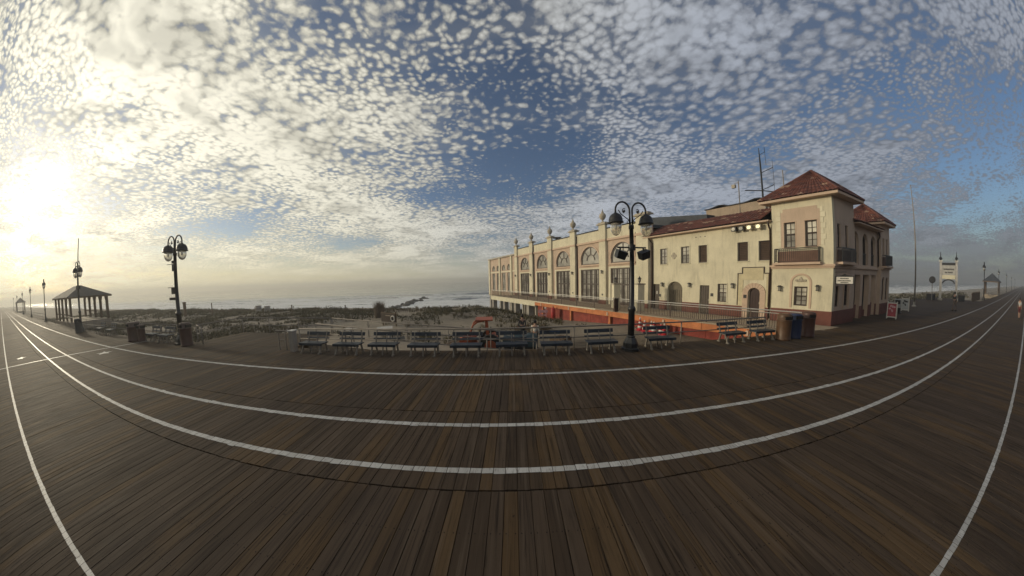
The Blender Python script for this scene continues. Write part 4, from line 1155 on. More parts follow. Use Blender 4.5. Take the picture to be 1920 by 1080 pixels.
# ---- lamp posts
def lamp_post(label, loc, rz=0., extras=None, first=[None]):
    if first[0] is None:
        t_ = thing('lamp_post', label, 'lamp post', (0, 0, 0), 0, 'twin-globe scroll lamp posts')
        b = MB(); b.lathe([(.36, 0), (.36, .10), (.30, .13), (.28, .30), (.20, .46), (.16, .52), (.18, .56), (.16, .60)], n=8, sq=True); b.build('base', M_IRON, t_)
        b = MB(); b.lathe([(.125, .6), (.12, 1.55), (.15, 1.58), (.15, 1.68), (.11, 1.74), (.095, 1.76), (.078, 4.72), (.10, 4.74), (.10, 4.86), (.08, 4.90)], n=14); b.build('pole', M_IRON, t_, True)
        for s in (-1, 1):
            P0 = [(s * .055, 0, 4.88), (s * .055, 0, 5.30)]
            P0 += [(s * (.355 - .30 * cos(a)), 0, 5.45 + .33 * sin(a)) for a in [pi * k / 14 for k in range(15)]]
            P0 += [(s * .655, 0, 5.32)]
            b = MB(); b.tube(P0, .036, 8); arm = b.build('arm', M_IRON, t_, True)
            Q = [(s * .06, 0, 4.95), (s * .12, 0, 5.10), (s * .30, 0, 5.22), (s * .44, 0, 5.32), (s * .53, 0, 5.46)]
            b = MB(); b.tube(Q, .018, 6)
            b.tube([(s * (.30 + (.03 + .05 * k / 12) * cos(-.9 * pi + 1.6 * pi * k / 12)), 0, 5.42 + (.04 + .07 * k / 12) * sin(-.9 * pi + 1.6 * pi * k / 12)) for k in range(13)], .016, 6)
            b.tube([(s * (.13 + .045 * cos(a)), 0, 5.0 + .05 * sin(a)) for a in [pi * 1.1 + 1.2 * pi * k / 8 for k in range(9)]], .015, 6)
            b.build('scroll', M_IRON, arm, True)
            b = MB(); b.lathe([(.01, -.05), (.045, -.02), (.045, .02), (.01, .05)], (s * .285, 0, 5.42), 10); b.build('scroll_boss', M_IRON, arm, True)
            b = MB(); b.lathe([(.04, 5.36), (.08, 5.32), (.17, 5.27), (.23, 5.19), (.262, 5.08), (.265, 5.0), (.295, 4.975), (.298, 4.945), (.20, 4.92)], (s * .655, 0, 0), 18); hd = b.build('lamp_hood', M_IRON, t_, True)
            b = MB(); b.lathe([(.205, 4.915), (.215, 4.79), (.19, 4.64), (.12, 4.51), (.03, 4.46)], (s * .655, 0, 0), 18); b.build('globe', M_GLOBE, hd, True)
            b = MB(); b.lathe([(.02, 4.9), (.05, 4.82), (.05, 4.74), (.02, 4.69)], (s * .655, 0, 0), 10); b.build('bulb', M_WHITE, hd, True)
        first[0] = t_
    else:
        t_ = dup(first[0], loc, rz, label)
    t_.location = loc; t_.rotation_euler.z = rz
    return t_
lamp_post('tall black twin-globe lamp post standing among the navy benches', (4.60, 8.92, 0), rad(4))
LA = bpy.data.objects['lamp_post']
# the other lamps are copied before the floodlights are added to the first
LB = lamp_post('twin-globe lamp post with banner arms beside a brown bin on the left', (-17.9, 9.05, 0), rad(2))
LC = lamp_post('twin-globe lamp post standing in front of the hipped pavilion', (-36.0, 8.75, 0), rad(6))
for k, x in enumerate((-64, -91, -122, -160, -205)):
    lamp_post(['lamp post next beyond the pavilion on the left', 'second lamp post beyond the pavilion', 'third lamp post beyond the pavilion', 'fourth lamp post beyond the pavilion', 'farthest lamp post down the boardwalk on the left'][k], (x, 9.3, 0), 0)
for k, x in enumerate((71, 106, 146, 196, 255)):
    lamp_post(['nearest lamp post right of the white arch sign', 'second lamp post beyond the white arch sign, by the gazebo', 'third lamp post beyond the white arch sign', 'fourth lamp post beyond the white arch sign', 'farthest lamp post down the boardwalk on the right'][k], (x, 9.6, 0), 0)
b = MB(); b.tube([(-.62, 0, 4.02), (.62, 0, 4.02)], .03, 8); br = b.build('floodlight_bracket', M_IRON, LA)
for s, tx in ((-1, .25), (1, -.35)):
    b = MB(); c_ = Vector((s * .5, -.05, 3.74)); Rm = Matrix.Rotation(tx, 3, 'Y') @ Matrix.Rotation(.35, 3, 'X')
    vs = [c_ + Rm @ Vector((x * (.20 if z > 0 else .17), y * (.14 if z < 0 else .15), z * .15)) for z in (-1, 1) for y in (-1, 1) for x in (-1, 1)]
    b.add(vs, [(0, 2, 3, 1), (4, 5, 7, 6), (0, 1, 5, 4), (2, 6, 7, 3), (0, 4, 6, 2), (1, 3, 7, 5)]); b.build('floodlight', M_IRON, br)
    b = MB(); b.bar((s * .5, 0, 4.02), (s * .5, -.02, 3.86), .05, .05); b.build('floodlight_yoke', M_IRON, br)
b = MB(); b.lathe([(.14, 3.9), (.14, 4.12)], n=10); b.build('collar', M_IRON, LA)
for z in (4.28, 3.05):
    b = MB(); b.tube([(0, 0, z), (-.62, -.1, z)], .018, 6); b.build('banner_arm', M_IRON, LB)
for (x, z0, z1, w_) in ((.12, 3.9, 4.25, .09), (-.06, 2.7, 3.05, .08), (.06, 4.3, 4.45, .05)):
    b = MB(); b.box(x - w_, x + w_, -.2, -.06, z0, z1); b.build('control_box', M_IRON, LB)
b = MB(); b.box(-.46, -.02, -.16, -.09, 2.38, 2.52); b.build('small_sign', M_WFRAME, LB)
b = MB(); b.box(-.22, .22, -.14, .14, 3.52, 3.82); b.build('control_box', M_IRON, LC)
t_ = thing('flag_mast', 'slim bare mast rising above the lamp post by the pavilion', 'mast', (-39.4, 9.62, 0))
b = MB(); b.tube([(0, 0, -.6), (0, 0, 4), (0, 0, 8.1)], [.07, .06, .045], 8); b.build('pole', M_TAUPE, t_)
b = MB(); b.lathe([(.03, 0), (.07, .05), (.03, .1)], (0, 0, 8.1), 8); b.build('truck', M_TAUPE, t_)
t_ = thing('flagpole', 'very tall thin pale flagpole right of the pier hall', 'flagpole', (40.6, 13.1, 0))
b = MB(); b.tube([(0, 0, 0), (0, 0, 6), (0, 0, 12.3)], [.09, .07, .04], 10); b.build('pole', M_GALV, t_, True)
b = MB(); b.lathe([(.25, 0), (.25, .08), (.12, .2), (.11, .5)], n=12); b.build('base', M_CONC, t_)
b = MB(); b.lathe([(.02, 0), (.07, .06), (.02, .13)], (0, 0, 12.3), 8); b.build('finial', M_GALV, t_)

# ---- bins
def bin_(label, loc, m, hood, rz=0., ht=1.16, r=.33):
    t_ = thing('trash_bin', label, 'bin', loc, rz, 'boardwalk trash bins')
    b = MB(); b.lathe([(r * 1.02, 0), (r * 1.04, .05), (r, .07), (r * .98, .84 * ht * .86), (r * 1.0, .86 * ht * .86)], n=20); b.build('body', m, t_, True)
    z = ht * .745
    b = MB(); b.lathe([(r * 1.05, z), (r * 1.05, z + .03), (r * .96, z + .04), (r * .96, ht - .08), (r * .90, ht - .02), (r * .6, ht)], n=20); b.build('lid', hood, t_, True)
    for a in (0, 1):
        ang = rz * 0 - pi / 2 + a * pi * .55
        d_ = Vector((cos(ang), sin(ang), 0)); n_ = Vector((-d_.y, d_.x, 0)); c_ = d_ * (r * .955)
        b = MB(); b.add([c_ + n_ * i * .15 + Vector((0, 0, z + .06 + j * .14)) + d_ * k for k in (-.03, .018) for j in (0, 1) for i in (-1, 1)], [(0, 2, 3, 1), (4, 5, 7, 6), (0, 1, 5, 4), (2, 6, 7, 3), (0, 4, 6, 2), (1, 3, 7, 5)])
        b.build('opening', M_DARK, t_)
    return t_
bin_('brown round trash bin beside the end bench', (12.27, 8.62, 0), M_BROWNB, M_BROWNB, rad(-20), 1.2, .30)
bin_('dark blue round bin between the two brown bins', (13.16, 8.70, 0), M_BLUEB, M_BLUEB, rad(-20), 1.16, .27)
bin_('maroon brown bin at the right end of the three bins', (14.12, 8.72, 0), M_MAROONB, M_MAROONB, rad(-20), 1.2, .30)
bin_('brown bin with pale lid in front of the left lamp post', (-17.05, 8.85, 0), M_MAROONB, M_TAUPE, 0, 1.22, .28)
bin_('large brown bin with pale lid left of the left-hand benches', (-23.0, 8.72, 0), M_MAROONB, M_TAUPE, 0, 1.15, .40)
bin_('slim brown bin next to the large bin on the left', (-22.05, 8.78, 0), M_MAROONB, M_TAUPE, 0, 1.0, .22)
bin_('dark bin at the foot of the lamp post before the pavilion', (-35.2, 8.3, 0), M_SLATE, M_SLATE, 0, 1.15, .36)

# ---- pavilion (left) and gazebos
def pavilion(name, label, loc, lx, ly, eave, apex, ridge, posts, m_roof, group):
    t_ = thing(name, label, 'pavilion', loc, 0, group)
    ox, oy = lx / 2 + .55, ly / 2 + .55
    c = [(-ox, -oy, eave), (ox, -oy, eave), (ox, oy, eave), (-ox, oy, eave)]; r0, r1_ = (-ridge / 2, 0, apex), (ridge / 2, 0, apex)
    b = MB(); b.add(c + [r0, r1_], [(0, 1, 5, 4), (1, 2, 5), (2, 3, 4, 5), (3, 0, 4), (0, 3, 2, 1)]); b.build('roof', m_roof, t_)
    b = MB(); b.box(-ox + .02, ox - .02, -oy + .02, oy - .02, eave - .20, eave - .003); b.build('fascia', M_WOOD, t_)
    for i in range(posts):
        for j in (-1, 1):
            x = -lx / 2 + lx * i / (posts - 1); y = j * ly / 2
            b = MB(); b.box(x - .15, x + .15, y - .15, y + .15, -.3, eave - .201); p = b.build('post', M_WOOD, t_)
            for s in (-1, 1):
                if (i == 0 and s < 0) or (i == posts - 1 and s > 0): continue
                b = MB(); b.bar((x + s * .14, y, eave - 1.0), (x + s * .8, y, eave - .24), .10, .10); b.build('brace', M_WOOD, p)
    for j in (-1, 1):
        b = MB(); b.box(-lx / 2 + .16, lx / 2 - .16, j * ly / 2 - .04, j * ly / 2 + .04, .8, .92); b.build('rail', M_WOOD, t_)
    b = MB(); b.box(-lx / 2 - .3, lx / 2 + .3, -ly / 2 - .3, ly / 2 + .3, -.9, -.003); b.build('floor', M_TAN, t_)
    return t_
pavilion('pavilion', 'wide hipped-roof timber pavilion on the left beyond the lamp', (-56.5, 13.6, 0), 11.5, 5.0, 2.95, 4.35, 4.5, 5, M_SHINGLE, 'beach shelters')
pavilion('pavilion', 'tiny distant shelter at the far left end of the boardwalk', (-190, 13, 0), 9, 5, 3.2, 5.0, 3.0, 3, M_SHINGLE, 'beach shelters')
pavilion('pavilion', 'small hipped gazebo on the far right beside the boardwalk', (110, 12.2, 0), 4.8, 4.6, 3.0, 4.9, .3, 3, M_ROOF2, 'beach shelters')

# ---- arch sign
ar = thing('arch_sign', 'white twin-post arch sign with lettered board beyond the pier hall', 'sign', (58.4, 13.75, 0), atan2(2.25, -.85) + pi)
for s in (-1, 1):
    b = MB(); b.box(s * 1.22 - .17, s * 1.22 + .17, -.17, .17, .3, 5.3); po = b.build('post', mat('grey_white_post', (.46, .44, .42), .6), ar)
    b = MB(); b.box(s * 1.22 - .34, s * 1.22 + .34, -.34, .34, 0, .3); b.build('base', M_CONC, po)
    b = MB(); b.box(s * 1.22 - .28, s * 1.22 + .28, -.28, .28, 5.301, 5.42); b.build('cap', M_WHITE, po)
    b = MB(); b.lathe([(.12, 5.421), (.16, 5.6), (.30, 5.62), (.16, 5.86), (.07, 5.95), (.06, 6.3), (.02, 6.6)], (s * 1.22, 0, 0), 10); b.build('lamp', M_IRON, ar)
b = MB(); b.box(-1.02, 1.02, -.08, .08, 4.78, 5.12); b.build('top_band', M_SLATE, ar)
b = MB(); b.box(-1.02, 1.02, -.09, .09, 3.46, 4.78 - .001); b.build('board', mat('grey_sign_board', (.42, .41, .39), .6), ar)
b = MB(); b.box(-1.02, 1.02, -.08, .08, 2.92, 3.459); b.build('lower_panel', M_CREAM2, ar)
b = MB()
for k in range(12):
    a0, a1 = pi * k / 12, pi * (k + 1) / 12
    b.prism([(-1.0 * cos(a0), 2.3 + .62 * sin(a0)), (-1.0 * cos(a1), 2.3 + .62 * sin(a1)), (-.82 * cos(a1), 2.3 + .45 * sin(a1)), (-.82 * cos(a0), 2.3 + .45 * sin(a0))], lambda x, z, d_: (x, d_, z), -.07, .07)
o = b.build('arch', M_SLATE, ar); fix_normals(o)
for sd in (-1, 1):
    b = MB(); g = random.Random(8)
    for x0, x1, z0, z1 in ((-.78, .78, 4.14, 4.34), (-.60, .60, 3.72, 3.90)):
        x = x0
        while x < x1 - .05:
            w_ = g.uniform(.07, .12)
            if g.random() > .08: b.box(x, x + w_, sd * .0935 - .0025, sd * .0935 + .0025, z0, z1)
            x += w_ + .03
    b.build('lettering', M_DARK, ar)['kind'] = 'stuff'
for (x, y, l, r) in ((57.0, 16.0, 'dark planter box left of the white arch sign', .5), (60.5, 12.0, 'dark planter box right of the white arch sign', .45)):
    t_ = thing('planter', l, 'planter', (x, y, 0), 0, 'planters at the arch sign')
    b = MB(); b.box(-r, r, -r, r, 0, .75); b.build('tub', M_SLATE, t_); b = MB(); b.box(-r - .06, r + .06, -r - .06, r + .06, .751, .85); b.build('rim', M_WFRAME, t_)
t_ = thing('round_sign', 'dark round sign on a thin post left of the arch sign', 'sign', (56, 15.6, 0), rad(-70))
b = MB(); b.tube([(0, 0, 0), (0, 0, 2.3)], .05, 8); b.build('post', M_GALV, t_)
b = MB(); b.prism([(.48 * cos(2 * pi * k / 18), 2.75 + .48 * sin(2 * pi * k / 18)) for k in range(18)], lambda x, z, d_: (x, d_, z), -.03, .03); o = b.build('disc', M_SLATE, t_); fix_normals(o)
# ---- sandwich boards
def a_board(label, loc, rz, face, prt):
    t_ = thing('sandwich_board', label, 'sign', loc, rz, 'pavement signs')
    for s in (-1, 1):
        f = lambda x, z, d_, s=s: (x, s * (.30 - .26 * z / 1.2) + d_, z)
        b = MB()
        for x0, x1, z0, z1 in ((-.33, -.27, 0, 1.2), (.27, .33, 0, 1.2), (-.27, .27, 1.06, 1.13), (-.27, .27, .10, .17)): b.prism([(x0, z0), (x1, z0), (x1, z1), (x0, z1)], f, -.02, .02)
        o = b.build('frame', M_WHITE, t_); fix_normals(o)
        b = MB(); b.prism([(-.269, .171), (.269, .171), (.269, 1.059), (-.269, 1.059)], f, -.012, .012); o = b.build('panel', face, t_); fix_normals(o)
        if prt:
            g = random.Random(5); b = MB()
            for k in range(9):
                x, z = g.uniform(-.16, .16), g.uniform(.5, .95); r = g.uniform(.04, .09)
                b.prism([(x + r * cos(2 * pi * j / 9), z + r * .8 * sin(2 * pi * j / 9)) for j in range(9)], f, s * .012, s * (.015 + k * .0006))
            o = b.build('print', prt, t_); fix_normals(o)
    return t_
a_board('red and white sandwich board on the boards by the hall front', (26.6, 10.05, 0), rad(-75), M_REDSIGN, M_PINKSIGN)
a_board('pale grey sandwich board with dark print, behind the red one', (33.9, 11.7, 0), rad(-75), M_GREYBOX, M_DARK)
t_ = thing('news_rack', 'small dark and white rack between the two sandwich boards', 'rack', (31.3, 11.4, 0), rad(-75))
b = MB(); b.box(-.25, .25, -.22, .22, .45, 1.15); b.build('cabinet', M_GREYBOX, t_)
b = MB(); b.box(-.2, .2, -.16, .16, .05, .449); b.build('pedestal', M_IRON, t_)
b = MB(); b.box(-.3, .3, -.28, .28, 0, .05); b.build('foot', M_IRON, t_)
b = MB(); b.box(-.2, .2, -.226, -.221, .75, 1.08); b.build('door', M_IRON, t_)
# ---- wood fence and bicycles, far right
fx = [(62.5 + k * .62, 10.6 - .004 * k) for k in range(16)]
t_ = thing('wood_fence', 'weathered slatted wood fence right of the arch sign', 'fence', (62.5, 10.6, 0))
for k in range(16):
    b = MB(); b.box(k * .62 - .05, k * .62 + .45, -.04, .04, -.02, 1.15 + .08 * (k % 3)); b.build('slat', M_WOOD, t_)
for z in (.3, .95):
    b = MB(); b.box(-.1, 9.9, .041, .1, z, z + .1); b.build('rail', M_WOOD, t_)
def bicycle(label, loc, rz):
    t_ = thing('bicycle', label, 'bicycle', loc, rz, 'bicycles parked by the gazebo')
    for x in (-.52, .52):
        b = MB(); P_ = [(x + .33 * cos(2 * pi * k / 20), 0, .35 + .33 * sin(2 * pi * k / 20)) for k in range(21)]; b.tube(P_, .022, 6); wl = b.build('wheel', M_RUBBER, t_)
        b = MB()
        for k in range(6): b.bar((x, 0, .35), (x + .32 * cos(pi * k / 3), 0, .35 + .32 * sin(pi * k / 3)), .008, .008)
        b.build('spokes', M_GALV, wl)
    b = MB(); b.tube([(-.52, 0, .35), (-.1, 0, .35), (.38, 0, .82), (-.22, 0, .80), (-.1, 0, .35)], .022, 6); b.tube([(-.52, 0, .35), (-.22, 0, .80)], .015, 6); b.tube([(.52, 0, .35), (.36, 0, .95)], .02, 6); b.build('frame', M_BLUEB, t_)
    b = MB(); b.box(-.38, -.1, -.07, .07, .90, .95); b.tube([(-.24, 0, .80), (-.24, 0, .90)], .015, 6); b.build('saddle', M_RUBBER, t_)
    b = MB(); b.tube([(.30, -.27, 1.0), (.36, -.1, .98), (.36, .1, .98), (.30, .27, 1.0)], .015, 6); b.build('handlebar', M_GALV, t_)
bicycle('bicycle nearer the lamp, parked before the gazebo', (80, 9.3, 0), rad(60)); bicycle('bicycle nearer the gazebo, parked on the right', (86, 9.2, 0), rad(50))
railing('edge_railing', 'pipe railing on the right boardwalk edge beyond the arch sign', [(73, 9.6), (180, 9.6)], 3.0, .95, (.5,))

# ================================================================== SUNKEN LOT
def gz(x, y): return hsand(x, y)
# ---- carts with white canopies
def cart(label, loc, rz, m, roofw):
    t_ = thing('utility_cart', label, 'cart', loc, rz, 'white-roofed carts in the sandy lot')
    b = MB(); prof = [(-1.25, .35), (-1.3, .62), (-.95, .88), (-.45, .92), (-.4, .55), (.35, .55), (.38, .85), (1.25, .85), (1.25, .35)]
    b.prism(prof, lambda x, z, d_: (x, d_, z), -.62, .62); o = b.build('body', m, t_); fix_normals(o)
    b = MB(); b.box(-.15, .33, -.55, .55, .551, .72); b.box(.2, .34, -.55, .55, .721, 1.15); b.build('seat', M_SLATE, t_)
    b = MB(); b.box(-.55, .45, -.52, .52, 1.70, 1.76); b.build('roof', mat('dull_canopy', (.46, .43, .39), .6), t_)
    for x0, x1 in ((-.75, -.55), (.42, .5)):
        for y in (-.58, .58):
            b = MB(); b.bar((x0, y * .86, .88), (x1 + .05 if x0 < 0 else x1 - .1, y * .86, 1.70), .04, .04); b.build('roof_post', M_IRON, t_)
    for x in (-.85, .8):
        for y in (-.60, .60):
            b = MB(); b.tube([(x, y - .11, .30), (x, y + .11, .30)], .30, 16); wl = b.build('wheel', M_RUBBER, t_)
            b = MB(); b.tube([(x, y - .118, .30), (x, y + .118, .30)], .15, 12); b.build('rim', M_GALV, wl)
    for y in (-.42, .42):
        b = MB(); b.box(-1.33, -1.18, y - .1, y + .1, .66, .80); b.build('headlight', M_WHITE, t_)
    b = MB(); b.box(.45, 1.2, -.6, .6, .851, 1.02); b.build('cargo_box', M_DARK, t_)
    return t_
for l, az_, D_, rz, m in (('maroon utility cart with white canopy behind the left benches', -36.6, 15.6, rad(-14), M_MAROON), ('dark blue utility cart with white canopy behind the third bench', -29.6, 14.9, rad(28), M_BLUECAR)):
    x, y = D_ * sin(rad(az_)), D_ * cos(rad(az_)); cart(l, (x, y, gz(x, y) - .02), rz, m, 0).scale = (.86, .86, .95)
# ---- orange compact tractor with curved canopy frame
tx, ty = -1.95, 13.6
tr = thing('compact_tractor', 'orange compact tractor with curved canopy behind the benches', 'tractor', (tx, ty, gz(tx, ty) - .02), rad(6))
b = MB(); b.prism([(-1.15, .45), (-1.2, .95), (-.95, 1.10), (-.25, 1.12), (-.2, .60), (.75, .60), (.75, .45)], lambda x, z, d_: (x, d_, z), -.36, .36); o = b.build('hood', M_OMACH, tr); fix_normals(o)
b = MB(); b.prism([(.35, .60), (.95, .60), (1.0, 1.0), (.85, 1.12), (.35, 1.0)], lambda x, z, d_: (x, d_, z), -.66, .66); o = b.build('rear_fender', M_OMACH, tr); fix_normals(o)
for y in (-.50, .50):
    b = MB(); b.tube([(-.62, y, .9), (-.55, y, 1.35), (-.38, y, 1.75), (-.15, y, 1.93), (.15, y, 1.97)], .05, 8); b.build('front_post', M_OMACH, tr, True)
    b = MB(); b.bar((.42, y, 1.05), (.36, y, 1.95), .15, .09); b.build('rear_post', M_OMACH, tr)
    b = MB(); b.tube([(.55, y * 1.45 - .13, .62), (.55, y * 1.45 + .13, .62)], .62, 20); wl = b.build('rear_wheel', M_RUBBER, tr)
    b = MB(); b.tube([(.55, y * 1.45 - .14, .62), (.55, y * 1.45 + .14, .62)], .33, 14); b.build('rim', M_OMACH, wl)
    b = MB(); b.tube([(-.85, y - .09, .37), (-.85, y + .09, .37)], .37, 16); wl = b.build('front_wheel', M_RUBBER, tr)
    b = MB(); b.tube([(-.85, y - .1, .37), (-.85, y + .1, .37)], .2, 12); b.build('rim', M_OMACH, wl)
    b = MB(); b.bar((-.2, y * .9, 1.0), (-1.5, y * .9, .55), .08, .12); b.build('loader_arm', M_OMACH, tr)
b = MB(); b.box(-.25, .72, -.58, .58, 1.985, 2.05); b.build('canopy', M_OMACH, tr)
b = MB(); b.prism([(-1.9, .12), (-1.35, .12), (-1.35, .62), (-1.45, .62), (-1.5, .2), (-1.9, .17)], lambda x, z, d_: (x, d_, z), -.7, .7); o = b.build('bucket', M_OMACH, tr); fix_normals(o)
b = MB(); b.box(.25, .6, -.25, .25, 1.0, 1.08); b.box(.55, .64, -.25, .25, 1.081, 1.5); b.build('seat', M_SLATE, tr)
b = MB(); b.tube([(-.1, 0, 1.1), (.0, 0, 1.4)], .025, 6); b.tube([(.0 + .02 * cos(a), .18 * cos(a), 1.4 + .18 * sin(a)) for a in [2 * pi * k / 12 for k in range(13)]], .016, 6); b.build('steering_wheel', M_IRON, tr)
# ---- dark skiff-like stack of beach wheel mats: a low trailer with tarpaulin
tx, ty = .35, 13.4
t_ = thing('tarped_trailer', 'low trailer under a dark teal tarpaulin right of the tractor', 'trailer', (tx, ty, gz(tx, ty)), rad(-5))
b = MB(); n = 9; vs = []
for i in range(n):
    for j in range(5):
        x = -.95 + 1.9 * i / (n - 1); y = -.5 + j * .25; z = 1.08 + .12 * sin(i * 1.7 + j) * (1 if 0 < i < n - 1 else 0) - .05 * abs(j - 2)
        vs.append((x, y, z))
fs = [(i * 5 + j, (i + 1) * 5 + j, (i + 1) * 5 + j + 1, i * 5 + j + 1) for i in range(n - 1) for j in range(4)]
lo = len(vs); rim = [i * 5 for i in range(n)] + [(n - 1) * 5 + j for j in range(1, 5)] + [i * 5 + 4 for i in range(n - 2, -1, -1)] + [3, 2, 1]
for i in rim: vs.append((vs[i][0] * 1.02, vs[i][1] * 1.03, .5))
fs += [(rim[k], rim[(k + 1) % len(rim)], lo + (k + 1) % len(rim), lo + k) for k in range(len(rim))]
b.add(vs, fs); o = b.build('tarpaulin', mat('teal_tarpaulin', (.022, .045, .055), .5, .3, 3), t_, True); fix_normals(o)
b = MB(); b.box(-.9, .9, -.45, .45, .38, .52); b.build('bed', M_IRON, t_)
for y in (-.52, .52):
    b = MB(); b.tube([(0, y - .08, .28), (0, y + .08, .28)], .28, 14); b.build('wheel', M_RUBBER, t_)
for (x, y, n, l) in ((-3.3, 13.3, 5, 'stack of weathered pallets behind the fourth bench'), (3.0, 15.2, 3, 'low stack of pallets on the sand right of the people')):
    t_ = thing('pallet_stack', l, 'pallets', (x, y, gz(x, y)), rad(15 * n), 'pallet stacks in the sandy lot')
    for k in range(n):
        for j in range(5):
            b = MB(); b.box(-.6, .6, -.5 + j * .2, -.36 + j * .2, k * .15 + .12, k * .15 + .142); b.build('board', M_WOOD, t_)
        for j in (-.55, 0, .5):
            b = MB(); b.box(j - .04, j + .04, -.5, .44, k * .15 - (0 if k else .05), k * .15 + .119); b.build('runner', M_WOOD, t_)
# ---- long low notice board with a white ring
sx, sy = -11.9, 21.6
t_ = thing('notice_board', 'long brown board with a white ring emblem on the dune edge', 'sign', (sx, sy, gz(sx, sy)), rad(-22))
b = MB(); b.box(-1.0, 1.0, -.04, .04, .30, 1.22); bd = b.build('board', M_WFRAME, t_)
b = MB(); b.box(-1.05, 1.05, -.05, .05, 1.221, 1.27); b.build('cap', M_WOOD, bd)
b = MB(); b.tube([(.68 + .24 * cos(2 * pi * k / 20), -.07, .76 + .24 * sin(2 * pi * k / 20)) for k in range(21)], .055, 8); b.build('ring', M_WHITE, t_, True)
b = MB(); b.prism([(.58, .72), (.78, .72), (.72, .80), (.68, .88), (.64, .80)], lambda x, z, d_: (x, d_, z), -.055, -.041); o = b.build('emblem', M_DARK, t_); fix_normals(o)
b = MB(); b.box(-.35, .35, -.046, -.041, .98, 1.04); b.build('stripe', M_TAN, t_)
for x in (-.9, .95):
    b = MB(); b.box(x - .05, x + .05, .041, .12, -.3, 1.4); b.build('post', M_WOOD, t_)
# ---- barricade and cones by the orange boarding
bx_, by_, _ = BW(-5.1, 21.3, 0)
t_ = thing('barricade', 'small red and white folding barricade at the red boarding', 'barricade', (bx_, by_, gz(bx_, by_)), rad(-10))
for y in (-.25, .25):
    for x in (-.35, .35):
        b = MB(); b.bar((x, y, 0), (x, y * .3, 1.25), .06, .05); b.build('leg', M_PINKSIGN, t_)
b = MB(); b.box(-.55, .55, -.11, -.075, .82, 1.12); b.build('board', M_PINKSIGN, t_)
b = MB(); b.box(-.4, .4, -.16, -.12, .45, .6); b.build('board', M_PINKSIGN, t_)
b = MB(); b.lathe([(.1, 1.25), (.13, 1.33), (.1, 1.45)], (.3, 0, 0), 10); b.build('warning_lamp', M_WHITE, t_)
t_ = thing('red_tank', 'upright red cylinder beside the small barricade', 'tank', BW(-4.75, 19.9, gz(*BW(-4.75, 19.9, 0)[:2])))
b = MB(); b.lathe([(.2, 0), (.25, .05), (.25, 1.25), (.15, 1.4), (.05, 1.45)], n=14); b.build('shell', mat('signal_red', (.42, .03, .03), .5), t_, True)
b = MB(); b.lathe([(.06, 1.45), (.06, 1.55)], n=8); b.build('valve', M_GALV, t_)
cl = ['leftmost red and white striped cone behind the bench', 'second striped cone from the left', 'third striped cone from the left', 'fourth striped cone from the left', 'fifth striped cone from the left', 'rightmost red and white striped cone']
cv = [8.7, 8.2, 7.75, 7.45, 7.0, 6.65]
for k in range(6):
    x, y, _ = BW(-5.0 - .12 * (k % 2), cv[k], 0)
    t_ = thing('traffic_cone', cl[k], 'cone', (x, y, gz(x, y)), 0, 'striped cones at the deck boarding')
    hh = 1.0 if k in (0,) else .84
    rr = lambda z: .20 - .16 * z / hh
    b = MB(); b.box(-.24, .24, -.24, .24, 0, .05); b.build('base', M_REDSIGN, t_)
    for j in range(6):
        z0, z1 = .051 + (hh - .05) * j / 6, .05 + (hh - .05) * (j + 1) / 6
        b = MB(); b.lathe([(rr(z0), z0), (rr(z1), z1 - .0005)], n=12); b.build('band', M_WHITE if j % 2 else mat('cone_red', (.50, .025, .03), .5), t_, True)

